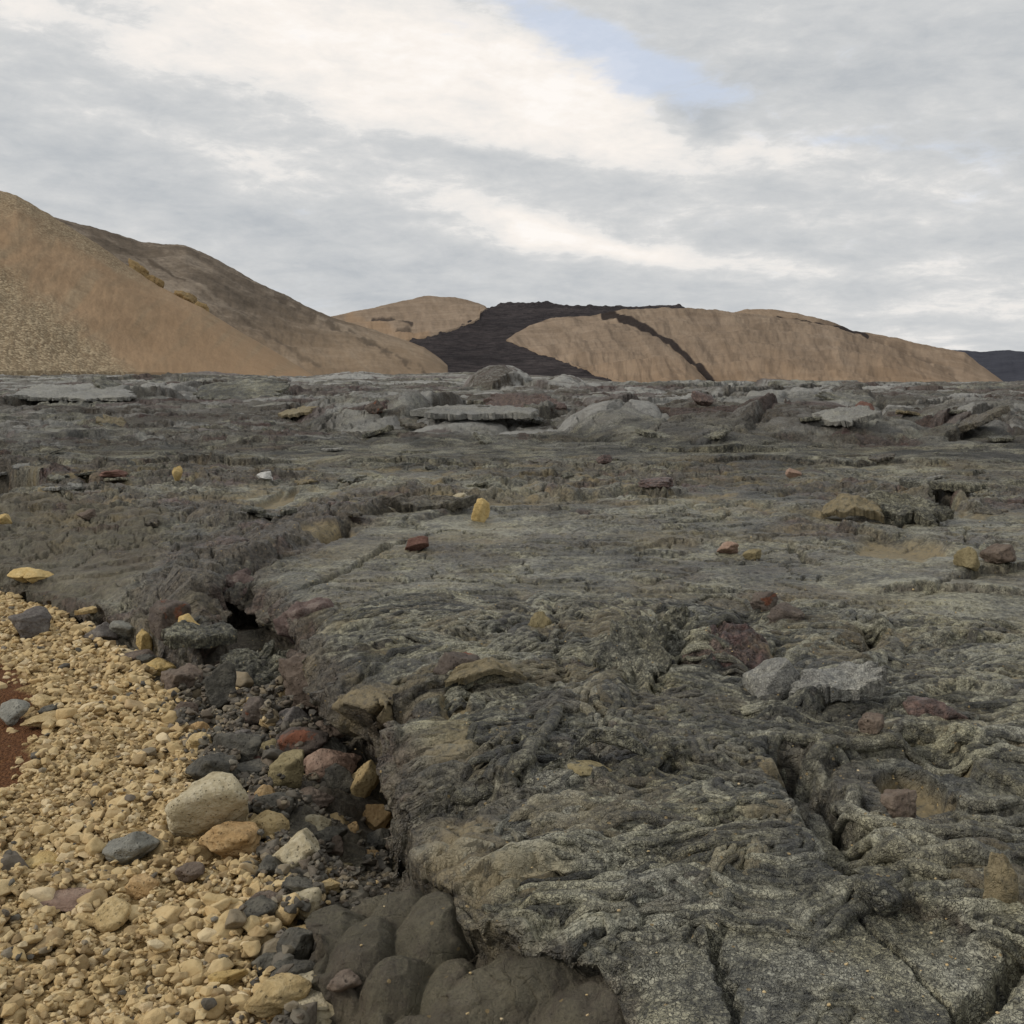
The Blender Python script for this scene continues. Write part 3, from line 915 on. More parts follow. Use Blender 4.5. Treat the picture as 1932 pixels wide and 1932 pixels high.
    def flakes(sx, sy, seed, h, mask, lo, hi):
        """overlapping torn skins: each flake stands up along its near edge and hangs over it"""
        k = (mask > 0.02) & (RR > lo) & (RR < hi)
        if not k.any():
            return
        wj = .35 * fbm(X[k] / sx, Y[k] / sx, seed + 3, 3)
        wk = .45 * fbm(X[k] / sx, Y[k] / sx, seed + 6, 3)
        xx, yy = X[k] / sx + wj, Y[k] / sy + wk
        a1, a2, idp, px, py = worley(xx, yy, seed, .95)
        ee = a2 - a1
        up = np.clip(.55 - (yy - py) * .9 + (rnd(idp, 4) - .5) * .5 * (xx - px), 0, 1.1) * np.where(rnd(idp, 2) > .34, .25 + .75 * rnd(idp, 3), .12)
        m_ = mask[k]
        z[k] += h * up * m_ * (1 - np.exp(-ee * 22))
        oy[k] -= .80 * h * up * m_ * sstep(.25, 0, ee) * (yy < py)
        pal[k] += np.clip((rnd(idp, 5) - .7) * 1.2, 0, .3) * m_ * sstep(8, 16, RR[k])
        bro[k] += (rnd(idp, 6) > .8) * .35 * m_
    ragged = np.clip(.55 + .9 * fbm(X / 1.8, Y / 1.2, 205, 3), .08, 1)
    flakes(.20, .10, 601, .022, (1 - .9 * pm) * ragged * (1 - smoothsheet) * sstep(10, 6, RR) * sstep(2.0, 3.2, RR), 2.0, 10)
    flakes(.42, .20, 611, .044, (1 - .7 * pm) * ragged * sstep(20, 13, RR), 4.5, 20)
    flakes(1.0, .50, 621, .080, np.clip(.4 + 1.0 * fbm(X / 4, Y / 2.5, 625, 3), .1, 1) * sstep(8, 12, RR) * sstep(45, 30, RR), 8, 45)
    flakes(2.6, 1.6, 631, .19, np.clip(.5 + 1.0 * fbm(X / 9, Y / 6, 635, 2), .15, 1) * sstep(18, 28, RR), 18, 151)
    # shrinkage cracks of the sheets
    for size, sx_, dpt, wid, lo, hi, sd_ in [(.55, 1.2, .035, .05, 5.0, 14, 641), (1.5, 1.3, .09, .05, 7.5, 40, 643), (4.0, 1.4, .22, .05, 18, 140, 645)]:
        k = (RR > lo) & (RR < hi)
        a1, a2, idp, px, py = worley(wx[k] / (size * sx_) + .12 * fbm(X[k] / size * 3, Y[k] / size * 3, sd_, 3), wy[k] / size + .12 * fbm(X[k] / size * 3, Y[k] / size * 3, sd_ + 5, 3), sd_)
        g_ = sstep(-.15, .25, fbm(X[k] / (size * 2.2), Y[k] / (size * 2.2), sd_ + 9, 2)) * sstep(lo, lo * 1.3, RR[k])
        z[k] -= dpt * sstep(wid, wid * .2, a2 - a1) * g_
        z[k] += .35 * dpt * (rnd(idp, 3) - .5) * g_
    tum = sstep(17, 21, RR) * sstep(75, 45, RR)
    plates(0.22, 1.3, 1.0, 201, 0.032, 0.05, rubble * sstep(40, 20, RR), 4.5, 40)
    plates(0.75, 1.3, 1.0, 211, 0.04, 0.07, np.clip(rubble * 0.8 + 0.9 * tum * sstep(-0.35, 0.3, fbm(X / 5, Y / 5, 215, 2)), 0, 1), 7.5, 75)
    plates(2.6, 1.25, 1.0, 221, 0.09, 0.16, tum, 16, 90)
    plates(4.5, 1.4, 1.0, 231, 0.16, 0.25, sstep(36, 60, RR), 36, 151)
    plates(1.4, 1.4, 1.0, 235, 0.08, 0.12, sstep(26, 40, RR), 26, 151)
    k = (RR > 4.5)
    z[k] += 0.045 * (billow(X[k] / 0.5, Y[k] / 0.30, 241, 5, 0.62) - 0.7) * np.clip(rubble[k] + 0.5 * sstep(16, 24, RR[k]) + 0.15, 0, 1)
    mf = (RR > 12)
    z[mf] += 0.045 * (billow(X[mf] / 1.4, Y[mf] / 0.9, 251, 4, 0.6) - 0.6)
    bro += 0.45 * rubble * sstep(-0.3, 0.3, fbm(X / 1.2, Y / 1.2, 261, 3)) * sstep(40, 14, RR)
    tan += 0.35 * sstep(0.25, 0.6, fbm(X / 1.7, Y / 1.1, 271, 4)) * sstep(5, 7, RR) * sstep(30, 12, RR)
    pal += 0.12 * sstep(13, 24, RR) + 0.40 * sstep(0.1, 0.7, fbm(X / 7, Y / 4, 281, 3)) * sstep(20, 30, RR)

    dep = np.interp(AZv, [-.45, -.30, -.12, 0, .10, .2, .35, .45], [.0034, .0058, .0085, .0108, .0185, .0210, .0178, .0150]).astype(F32)
    cap = EYE - RR * dep
    fw = sstep(38, 75, RR)
    zf = np.minimum(z, cap - .02 + .75 * (z - .32)) * 1.0
    z = z * (1 - fw) + zf * fw
    # --- hand laid features
    def near(box, pad=0.5):
        b = np.array(box)
        return (X > b[:, 0].min() - pad) & (X < b[:, 0].max() + pad) & (Y > b[:, 1].min() - pad) & (Y < b[:, 1].max() + pad)
    # flat tumuli and mounds far off: middle x, y, width px, depth m, height m, pale
    for px, py, w, dep, hgt, pl_ in [(1330, 812, 520, 5.0, 0.45, .15), (1560, 822, 330, 3.0, 0.45, .35), (690, 792, 260, 4.5, .5, .1),
                                     (940, 735, 130, 5, 1.3, 1.2), (1065, 735, 80, 4, .7, 1.2), (870, 800, 260, 3, .4, .3),
                                     (180, 757, 330, 5, .5, .35), (430, 752, 230, 5, .5, .3), (1870, 790, 240, 4, .5, .4),
                                     (1150, 812, 190, 3, .4, .3), (1500, 760, 420, 6, .4, .2), (1850, 815, 150, 2.0, .4, .2),
                                     (660, 714, 160, 14, .5, .9), (30, 702, 120, 10, .5, .6), (400, 712, 160, 10, .5, .5)]:
        c = G(px, py, 0.32)
        dd = np.hypot(*c)
        rx = w / FOC * dd / 2
        ua = np.array([c[0], c[1]]) / dd
        lx = (X - c[0]) * ua[1] - (Y - c[1]) * ua[0] + 0.25 * rx * 0.3 * perlin(X / rx * 2, Y / rx * 2, 301)
        ly = (X - c[0]) * ua[0] + (Y - c[1]) * ua[1]
        q = (lx / rx) ** 2 + (ly / dep) ** 2
        bmp = np.clip(1 - q, 0, 1) ** 0.7
        z += hgt * .85 * bmp
        pal += pl_ * sstep(0.0, 0.4, bmp)
    c = G(1368, 1245, .34)
    lx, ly = X - c[0], Y - c[1]
    q = (lx / .235) ** 2 + (ly / .30) ** 2 + .35 * perlin(X / .13, Y / .13, 305)
    k_ = np.clip(1 - q, 0, 1)
    z += .115 * k_ ** .6 * (1 + .35 * (ly / .3)) + .02 * fbm(X / .05, Y / .05, 306, 4) * sstep(0, .3, k_)
    mar = sstep(0, .12, k_)
    red = np.maximum(red, mar * (.7 + .3 * sstep(-.2, .3, fbm(X / .12, Y / .12, 307, 3))))
    crk *= 1 - mar
    z -= .10 * np.exp(-((q - 1.08) / .10) ** 2) * (ly > -.22)
    # hollow with tan floor at the right, small tan floors
    for px, py, w, h_, dep in [(1690, 1042, 170, 26, .03), (512, 952, 60, 30, .05), (620, 1010, 120, 14, .04), (470, 1130, 60, 20, .05),
                               (1130, 1490, 70, 20, .03), (1120, 1450, 60, 22, .04), (1760, 1430, 130, 40, .06), (1720, 1500, 130, 44, .08),
                               (1420, 1180, 60, 20, .03), (250, 1150, 60, 20, .03), (900, 1330, 50, 30, .03)]:
        c = G(px, py, 0.32)
        c2 = G(px, py + h_, 0.32)
        rx = w / FOC * np.hypot(*c) / 2
        ry = max(np.hypot(*(c - c2)), 0.05)
        q = ((X - c[0]) / rx) ** 2 + ((Y - c[1]) / ry) ** 2 + 0.5 * perlin(X / rx * 1.7, Y / ry * 1.7, 311)
        k = np.clip(1 - q, 0, 1)
        z += (0.32 + und - dep - z) * 0.85 * sstep(0, 0.5, k)
        tan += 0.95 * sstep(0.05, 0.45, k)
        crk *= 1 - 0.8 * sstep(0.05, 0.45, k)
    # hollow at the far left: its back wall shows brown
    cav = P2([(-260, 888), (-60, 888), (18, 891), (76, 907), (96, 922), (62, 936), (0, 944), (-60, 949), (-260, 956)], .32)
    k = near(cav, 1.0)
    sd = sdf(X[k], Y[k], cav)[0] + 0.05 * fbm(X[k] / 0.5, Y[k] / 0.5, 321, 3)
    m_ = sstep(0.02, -0.12, sd)
    z[k] = z[k] * (1 - m_) + (-.32 + .03 * fbm(X[k] / .4, Y[k] / .4, 323, 3)) * m_
    smo[k] = np.maximum(smo[k], m_)
    crk[k] *= 1 - m_
    # holes under shells at the right and by the long ledge
    for pts, dp in [([(1655, 958), (1690, 975), (1715, 1000), (1700, 1005), (1665, 985)], .30),
                    ([(1735, 935), (1800, 950), (1810, 965), (1760, 958)], .25),
                    ([(610, 1015), (660, 995), (655, 1012), (610, 1030)], .25),
                    ([(1640, 1205), (1675, 1215), (1665, 1250), (1600, 1255)], .22),
                    ([(1010, 1215), (1040, 1200), (1035, 1235)], .12), ([(1185, 1270), (1205, 1280), (1195, 1330), (1180, 1310)], .12)]:
        w = P2(pts, .31)
        k = near(w, .4)
        sd = sdf(X[k], Y[k], w)[0] + 0.03 * fbm(X[k] / 0.15, Y[k] / 0.15, 331, 3)
        z[k] -= dp * sstep(0.03, -0.07, sd)
    for pts, w, h_ in RIDGES:
        wp = P2(pts, .35)
        k = near(wp, .4)
        d = seg_dist(X[k] + 0.02 * fbm(X[k] / .12, Y[k] / .12, 341, 3), Y[k] + 0.02 * fbm(X[k] / .12, Y[k] / .12, 343, 3), wp)[0]
        h_ *= 0.55
        z[k] += h_ * np.clip(1 - (d / w) ** 2, 0, 1) ** .55 - 0.6 * h_ * np.exp(-((d - w * 1.12) / (w * 0.28)) ** 2)
    for pts, h_, fall, ovh in LEDGES:
        h_, ovh = h_ * (.62 if pts[1][1] > 860 else .75), ovh * 1.1
        n_ = len(pts)
        wp = P2(pts, .36)
        tp = [(0.0 if i in (0, n_ - 1) else 1.0,) for i in range(n_)]
        k = near(wp, fall * 3 + .3)
        w_ = max(.04, h_ * .5)
        jx, jy = w_ * fbm(X[k] / (w_ * 3), Y[k] / (w_ * 3), 371, 4), w_ * fbm(X[k] / (w_ * 3), Y[k] / (w_ * 3), 373, 4)
        d, bx, by, (tv,) = seg_dist(X[k] + jx, Y[k] + jy, wp, False, tp)
        north = sstep(-.004, .02 + h_ * .12, -by / np.maximum(d, 1e-3) * d)
        taper = np.sqrt(np.clip(tv * 1.6, 0, 1))
        z[k] += h_ * np.exp(-d / fall) * north * taper - .25 * h_ * np.exp(-d / (fall * .5)) * (1 - north) * taper
        oy[k] -= ovh * np.exp(-d / (h_ * .8)) * north * taper
        bro[k] = np.maximum(bro[k], .8 * sstep(h_ * .6, h_ * .2, d) * taper * (rnd(np.full(1, abs(hash(pts[0])) & 0xffffffff, np.uint32), 1)[0] > .3))
    tr = P2([(1490, 1440), (1535, 1520), (1580, 1590), (1612, 1655)], .32)
    k = near(tr, .4)
    d = seg_dist(X[k], Y[k], tr)[0] + 0.02 * fbm(X[k] / .1, Y[k] / .1, 351, 3)
    z[k] -= 0.16 * sstep(0.10, 0.01, d)
    for pts, w, dp in CRACKS:
        wp = P2(pts, .34)
        k = near(wp, .5)
        ws_ = w * 2.0
        d = seg_dist(X[k] + ws_ * fbm(X[k] / (w * 5), Y[k] / (w * 5), 361, 3) * 0.5, Y[k] + ws_ * fbm(X[k] / (w * 5), Y[k] / (w * 5), 363, 3) * 0.5, wp)[0]
        z[k] -= dp * sstep(w, w * 0.25, d)

    # --- pillows on the low shelf
    k = near(SHELF, .6)
    xs, ys = X[k], Y[k]
    sd, nx, ny, (hv, ov) = sdf(xs, ys, SHELF, SHELFV)
    sd0 = sd
    sd = sd + 0.030 * fbm(xs / 0.16, ys / 0.16, 401, 4) * sstep(0, .03, ov)
    pdist = sdf(xs, ys, PIT)[0]
    rise = .15 * sstep(0.05, .55, pdist)
    ph_ = (0.07 + rise).astype(F32)
    for px, py, w, dpx, hgt in PILLOWS:
        c = G(px, py, 0.17)
        dd = math.hypot(c[0], c[1], EYE - .17)
        rx = w / FOC * dd / 2 * 1.16
        ry = dpx / FOC * dd / 2 * 1.35
        q = ((xs - c[0]) / rx) ** 2 + ((ys - c[1]) / ry) ** 2 + 0.10 * perlin(xs / .09, ys / .09, 411)
        q = q + .16 * fbm(xs / .16, ys / .16, 413, 3)
        ph_ = np.maximum(ph_, 0.075 + rise * .85 + (hgt - .035) * np.clip(1.15 - q, 0, 1) ** 0.62)
    ph_ += 0.012 * fbm(xs / .10, ys / .10, 421, 4) + 0.003 * billow(xs / .02, ys / .02, 431, 2)
    sd, sd0 = sd - .07, sd0 - .07
    ins = sstep(0.0, -0.07, sd)
    z[k] = z[k] * (1 - ins) + ph_ * ins
    z[k] -= 0.05 * np.exp(-np.maximum(sd, 0) / 0.05) * (1 - ins) * sstep(0, .03, ov)
    kk = sstep(.01, .05, ov)
    sh = kk * np.where(sd0 > 0, .07 * np.exp(-np.maximum(sd0, 0) / .16), np.where(sd0 > -.07, .07 - (.07 + .5 * ov) * sstep(0, -.07, sd0), -.5 * ov * np.exp(np.minimum(sd0 + .07, 0) / .15)))
    ox[k] += nx * sh
    oy[k] += ny * sh
    smo[k] = np.maximum(smo[k], sstep(-0.03, -0.08, sd))
    crk[k] *= 1 - sstep(-0.03, -0.08, sd)
    bro[k] = np.maximum(bro[k] * (1 - ins), 0.8 * sstep(0.035, 0.0, sd) * sstep(-0.10, -0.06, sd) * sstep(0, .03, ov))
    tan[k] *= 1 - ins
    red[k] *= 1 - ins

    # --- the pit with gravel and rubble, under an overhanging lip
    k = RR < 13
    xs, ys = X[k], Y[k]
    sd, nx, ny, (hv, ov) = sdf(xs, ys, PIT, PITV)
    jag = sstep(0.0, .05, ov)
    sd0 = sd
    sd = sd + (0.018 + 0.045 * jag) * fbm(xs / 0.22, ys / 0.22, 441, 4) + 0.05 * jag * fbm(xs / .6, ys / .6, 445, 2)
    zz = z[k]
    # lava gets lower towards the pit where the lip is low
    low = sstep(2.2, 0.0, sd) * np.clip(0.30 - hv, 0, .4) * (sd > -1) * sstep(4.3, 5.4, ys)
    inshelf = inside(xs, ys, SHELF)
    zz = zz - np.where(inshelf, 0, low)
    zz -= np.where(inshelf, 0, 0.06 * np.exp(-np.maximum(sd - .15, 0) / 0.06))
    floor = -0.02 + 0.05 * fbm(xs / .35, ys / .35, 451, 4) + 0.03 * billow(xs / .1, ys / .1, 461, 3)
    hole = sstep(.5, .1, seg_dist(xs, ys, [tuple(G(720, 1470, 0)), tuple(G(770, 1560, 0))])[0]) + \
        .6 * sstep(.45, .1, seg_dist(xs, ys, [tuple(G(440, 1210, .1)), tuple(G(560, 1240, .1))])[0])
    floor -= 0.22 * hole
    gsd = sdf(xs, ys, GRAVEL)[0]
    floor -= 0.10 * sstep(0.0, -0.12, gsd)
    W = (0.05 + 0.10 * sstep(.03, .08, ov)).astype(F32)
    sd = sd - W
    sd0 = sd0 - W
    s = np.clip(-sd / W, 0, 1)
    ins = s * s * (3 - 2 * s)
    cav = .36 * sstep(0, .34, s) + .10 * sstep(.34, .72, s) + .54 * sstep(.70, 1, s)
    jg2 = sstep(.05, .10, ov)
    insz = ins * (1 - jg2) + cav * jg2
    z[k] = zz * (1 - insz) + floor * insz
    back_ = -1.9 * ov
    sh = np.where(sd0 > 0, W * np.exp(-np.maximum(sd0, 0) / .28), np.where(sd0 > -W, W * (1 + .25 * sstep(0, -.3 * W, sd0)) + (back_ - 1.25 * W) * sstep(-.30 * W, -.72 * W, sd0), back_ * np.exp(np.minimum(sd0 + W, 0) / .30)))
    sh = sh * sstep(.01, .05, ov)
    ox[k] += nx * sh
    oy[k] += ny * sh
    # torn broken rock on the wall: red-brown scoria, with lumps pushed out of the wall
    wall = sstep(0.02, -0.015, sd) * sstep(-W - .06, -W, sd)
    lump = 0.06 * fbm((xs + .8 * z[k]) / .11, (ys - .9 * z[k]) / .11, 471, 4) * wall * jag
    ox[k] += nx * lump
    oy[k] += ny * lump
    z[k] += 0.03 * fbm((xs + z[k]) / .08, (ys + .7 * z[k]) / .08, 481, 3) * wall * jag
    near_w = sstep(.10, -.02, sd) * sstep(-W - .25, -W, sd)
    bro[k] = np.clip(np.maximum(bro[k], near_w * 0.95 * (0.4 + .6 * jag)), 0, 1)
    red[k] = np.clip(red[k] * (1 - ins) + wall * jag * sstep(-.1, .5, fbm(xs / .16, ys / .16, 491, 3)) * 0.45, 0, 1)
    pitf = sstep(-.02, -.08, sd)
    smo[k] = np.where(pitf > 0, smo[k] * (1 - pitf) + .35 * pitf, smo[k])
    bro[k] = bro[k] * (1 - pitf) + 0.9 * pitf
    crk[k] *= 1 - pitf
    tan[k] *= 1 - pitf
    # brown tumbled crust between the gravel and the lava at the left
    bl = seg_dist(X, Y, P2([(110, 1150), (230, 1170), (340, 1140), (420, 1060), (620, 1000)], .2))[0]
    bro += 0.6 * sstep(.55, .1, bl)
    # smooth grey slope left of it keeps a dusty coat
    sl = sdf(X, Y, P2([(-300, 960), (200, 965), (330, 990), (320, 1060), (250, 1110), (90, 1108), (-300, 1090)], .25))[0]
    smo = np.maximum(smo, 0.75 * sstep(.05, -.2, sl))
    crk *= 1 - 0.6 * sstep(.05, -.2, sl)

    ramp_out = sstep(128, 150, RR)
    z = z * (1 - ramp_out) - 1.2 * ramp_out
    co = np.stack([X + ox, Y + oy, z], -1)
    me = mesh_np('lava_field', co, grid_faces(nr, nc))
    one = np.ones(N, F32)
    cl = lambda v: np.clip(v, 0, 1)
    put_attr(me, 'lava_a', np.stack([cl(red), cl(tan), cl(smo), one], -1))
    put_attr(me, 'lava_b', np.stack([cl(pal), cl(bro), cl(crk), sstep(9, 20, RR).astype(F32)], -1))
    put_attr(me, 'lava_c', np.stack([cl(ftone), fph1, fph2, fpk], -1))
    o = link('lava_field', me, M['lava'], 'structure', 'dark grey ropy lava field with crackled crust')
    return o, rad, az, z.reshape(nr, nc), co[RR < 13]


lava_obj, L_RAD, L_AZ, L_Z, L_NEAR = build_lava()


def ground_z(x, y):
    r = math.hypot(x, y)
    a = math.atan2(x, y)
    i = int(np.clip(np.searchsorted(L_RAD, r), 0, len(L_RAD) - 1))
    j = int(np.clip(np.searchsorted(L_AZ, a), 0, len(L_AZ) - 1))
    return float(L_Z[i, j])


# ------------------------------------------------------------------ gravel bed and its stones
gx0, gx1, gy0, gy1 = -5.2, 0.1, 1.2, 9.2
CELL = 0.006
hmw, hmh = int((gx1 - gx0) / CELL), int((gy1 - gy0) / CELL)


def build_bed():
    st = 0.018
    xs = np.arange(gx0, gx1, st)
    ys = np.arange(gy0, gy1, st)
    XX, YY = np.meshgrid(xs, ys)
    x, y = XX.ravel().astype(F32), YY.ravel().astype(F32)
    sd = sdf(x, y, GRAVEL)[0]
    sd = sd + 0.05 * fbm(x / .3, y / .3, 501, 3)
    z = 0.015 + 0.025 * fbm(x / .7, y / .7, 511, 3) + 0.006 * fbm(x / .05, y / .05, 521, 3)
    z = z - 0.25 * sstep(-0.06, 0.12, sd)
    dirt = sstep(0.10, -0.10, sdf(x, y, DIRT)[0] + 0.10 * fbm(x / .25, y / .25, 531, 4))
    z -= 0.02 * dirt
    me = mesh_np('gravel_bed', np.stack([x, y, z], -1), grid_faces(len(ys), len(xs)))
    put_attr(me, 'dirt', np.stack([dirt, dirt, dirt, np.ones_like(dirt)], -1))
    m, nt, bs = new_mat('gravel_grit')
    P = nt.node('ShaderNodeNewGeometry').outputs['Position']
    dt = nt.node('ShaderNodeVertexColor', {'layer_name': 'dirt'}).outputs[0]
    n1 = nt.noise(P, 70, 5, .65)
    n2 = nt.noise(P, 5, 4, .6)
    ve = nt.voro(P, 90, 'F1', 0)
    vc = nt.node('ShaderNodeSeparateColor', None, Color=nt.voro(P, 90, 'F1', 1)).outputs[0]
    c = nt.ramp(nt.m('ADD', nt.m('MULTIPLY', n1, .5), nt.m('MULTIPLY', vc, .5)),
                [(.25, (.16, .10, .042)), (.5, (.30, .205, .09)), (.8, (.46, .34, .17))])
    d = nt.ramp(n1, [(.3, (.060, .026, .012)), (.55, (.135, .060, .026)), (.8, (.24, .125, .055))])
    c = nt.mixc(nt.rng(nt.m('ADD', nt.node('ShaderNodeSeparateColor', None, Color=dt).outputs[0], nt.m('MULTIPLY', nt.m('SUBTRACT', n2, .5), .5)), .35, .75), c, d)
    nt.put(bs.inputs['Base Color'], c)
    bs.inputs['Roughness'].default_value = .95
    bs.inputs['Specular IOR Level'].default_value = .15
    nt.put(bs.inputs['Normal'], nt.bump(nt.m('SUBTRACT', nt.m('MULTIPLY', n1, .6), ve), .8, .012))
    link('gravel_bed', me, m, 'structure', 'yellow brown gritty gravel bed beside the lava')
    return z.reshape(len(ys), len(xs)), st


BED_Z, BED_ST = build_bed()


def bed_z(x, y):
    i = int(np.clip((y - gy0) / BED_ST, 0, BED_Z.shape[0] - 1))
    j = int(np.clip((x - gx0) / BED_ST, 0, BED_Z.shape[1] - 1))
    return max(float(BED_Z[i, j]), ground_z(x, y))


_ico = {}


def ico(sub):
    if sub not in _ico:
        bm = bmesh.new()
        bmesh.ops.create_icosphere(bm, subdivisions=sub, radius=1.0)
        v = np.array([q.co[:] for q in bm.verts])
        f = np.array([[q.index for q in p.verts] for p in bm.faces])
        bm.free()
        _ico[sub] = (v, f)
    return _ico[sub]


def noise3(p, seed):
    return (perlin(p[:, 0] + 0.37 * p[:, 2], p[:, 1] - 0.21 * p[:, 2], seed) + perlin(p[:, 1] + 5.5, p[:, 2] + 0.3 * p[:, 0], seed + 1)
            + perlin(p[:, 2] - 3.3, p[:, 0] + 0.2 * p[:, 1], seed + 2)) / 1.8


def rock_shape(seed, sub=4, cuts=14, soft=0.035, rough=0.075, lump=0.14, fine=0.028):
    """an angular stone: the unit ball cut by random planes, edges rounded, then weathered"""
    rg = np.random.default_rng(seed)
    v, f = ico(sub)
    nrm = rg.normal(size=(cuts, 3))
    nrm /= np.linalg.norm(nrm, axis=1)[:, None]
    d = rg.uniform(0.50, 0.86, cuts)
    dot = v @ nrm.T
    t = np.where(dot > 0.05, d[None, :] / np.maximum(dot, 0.05), 9.0)
    t = np.concatenate([t, np.full((len(v), 1), 1.08)], 1)
    rr = -soft * np.log(np.exp(-t / soft).sum(1))
    rr = rr * (1 + lump * noise3(v * 1.3 + seed % 50, seed) + rough * noise3(v * 3.4, seed + 7) + fine * noise3(v * 9.0, seed + 9))
    p = v * rr[:, None]
    lo, hi = p.min(0), p.max(0)
    p = (p - (lo + hi) / 2) / ((hi - lo) / 2)
    return p, f


def rot_z(a):
    c, s = math.cos(a), math.sin(a)
    return np.array([[c, -s, 0], [s, c, 0], [0, 0, 1]])


def rand_rot(rg, tilt):
    a, b, c = rg.uniform(0, 6.283), rg.normal() * tilt, rg.normal() * tilt
    return np.array(Matrix.Rotation(b, 3, 'X') @ Matrix.Rotation(c, 3, 'Y') @ Matrix.Rotation(a, 3, 'Z'))


STONE_RAMP = [(0.0, (.24, .165, .085)), (.14, (.36, .258, .132)), (.40, (.50, .370, .185)), (.60, (.59, .455, .250)), (.80, (.53, .375, .180)),
              (.92, (.68, .56, .36)), (1.0, (.42, .285, .145))]
DARK_RAMP = [(0.0, (.045, .041, .033)), (.30, (.095, .082, .062)), (.5, (.16, .125, .088)), (.68, (.12, .112, .090)), (.85, (.26, .205, .125)), (1.0, (.20, .18, .14))]


def stone_mat(name, ramp, by_attr):
    m, nt, bs = new_mat(name)
    if by_attr:
        at = nt.node('ShaderNodeVertexColor', {'layer_name': 'tone'}).outputs[0]
        tone = nt.node('ShaderNodeSeparateColor', None, Color=at).outputs[0]
        P = nt.node('ShaderNodeNewGeometry').outputs['Position']
    else:
        tone = nt.node('ShaderNodeObjectInfo').outputs['Random']
        P = nt.node('ShaderNodeNewGeometry').outputs['Position']
    n1 = nt.noise(P, 45, 5, .65, .2)
    n2 = nt.noise(P, 220, 3, .6)
    c = nt.ramp(tone, ramp)
    c = nt.mixc(nt.rng(n1, .32, .72, 0, .75), c, nt.mixc(.35, c, (.60, .49, .28) if 'dark' not in name else (.24, .22, .19)))
    c = nt.mixc(nt.rng(n1, .50, .28, 0, .55), c, nt.mixc(.6, c, (.16, .095, .035) if 'dark' not in name else (.03, .028, .026)))
    nt.put(bs.inputs['Base Color'], c)
    bs.inputs['Roughness'].default_value = .9 if 'dark' not in name else .65
    bs.inputs['Specular IOR Level'].default_value = .25
    nt.put(bs.inputs['Normal'], nt.bump(nt.m('ADD', n1, nt.m('MULTIPLY', n2, .35)), .55, .008))
    return m


M['stone'] = stone_mat('yellow_gravel_stone', STONE_RAMP, False)
M['stone_fill'] = stone_mat('yellow_gravel_fill', STONE_RAMP, True)
M['dstone'] = stone_mat('dark_rubble_stone', DARK_RAMP, False)
M['dstone_fill'] = stone_mat('dark_rubble_fill', DARK_RAMP, True)
EXCLUDE = []          # (x, y, radius) of the named rocks: no gravel inside them

# ------------------------------------------------------------------ hills
def interp_pts(pts, px):
    a = np.array(pts, float)
    return np.interp(px, a[:, 0], a[:, 1])


def flow_r(py):
    return 350.0 * (1000.0 / 350.0) ** ((718 - py) / (718 - 575.0))


def hill_material(name, c_lo, c_mid, c_hi, streak, dark_c, tint, cob=3.0, bumpd=.5):
    m, nt, bs = new_mat(name)
    P = nt.node('ShaderNodeNewGeometry').outputs['Position']
    at = nt.node('ShaderNodeSeparateColor', None, Color=nt.node('ShaderNodeVertexColor', {'layer_name': 'hill_a'}).outputs[0])
    SCREE, DARK, WARM = at.outputs
    st = nt.node('ShaderNodeSeparateColor', None, Color=nt.node('ShaderNodeVertexColor', {'layer_name': 'hill_b'}).outputs[0])
    U, V = st.outputs[0], st.outputs[1]
    # streaks follow the fall line of the slope (coordinates measured on the hillside)
    sv = nt.node('ShaderNodeCombineXYZ', None, X=nt.m('MULTIPLY', U, streak[0]), Y=nt.m('MULTIPLY', V, streak[1]), Z=0.0).outputs[0]
    ns = nt.noise(sv, 1.0, 6, .62, .5)
    nl = nt.noise(P, .03, 5, .6)
    nf = nt.noise(P, cob * .25, 6, .7)
    vc = nt.voro(P, cob, 'F1', 0)
    vcol = nt.node('ShaderNodeSeparateColor', None, Color=nt.voro(P, cob, 'F1', 1)).outputs[0]
    t = nt.m('ADD', nt.m('MULTIPLY', ns, .36), nt.m('ADD', nt.m('MULTIPLY', nl, .48), nt.m('MULTIPLY', nf, .30)))
    c = nt.ramp(t, [(.36, c_lo), (.56, c_mid), (.78, c_hi)])
    c = nt.mixc(nt.m('MULTIPLY', WARM, .85), c, nt.mixc(nt.m('MULTIPLY', t, .9), (.20, .132, .078), (.45, .335, .22)))
    sc = nt.ramp(nt.m('ADD', nt.m('MULTIPLY', vcol, .6), nt.m('MULTIPLY', nf, .45)), [(.22, (.085, .068, .045)), (.5, (.25, .205, .135)), (.85, (.46, .39, .275))])  # random dark cells paint in the shadows between scree stones
    c = nt.mixc(nt.m('MULTIPLY', SCREE, nt.rng(nt.m('ADD', nf, nt.m('MULTIPLY', nt.m('SUBTRACT', vcol, .5), .5)), .25, .6, .45, 1.0)), c, sc)
    c = nt.mixc(DARK, c, nt.mixc(nf, dark_c, tuple(q * 2.2 for q in dark_c)))
    c = nt.mixc(1.0, c, tint, 'MULTIPLY')
    nt.put(bs.inputs['Base Color'], c)
    bs.inputs['Roughness'].default_value = 1.0
    bs.inputs['Specular IOR Level'].default_value = .05
    hb = nt.m('ADD', nt.m('MULTIPLY', ns, .40), nt.m('ADD', nf, nt.m('MULTIPLY', nt.m('SUBTRACT', 0.6, vc), nt.m('ADD', nt.m('MULTIPLY', SCREE, .9), .25))))
    nt.put(bs.inputs['Normal'], nt.bump(hb, .8, bumpd))
    return m


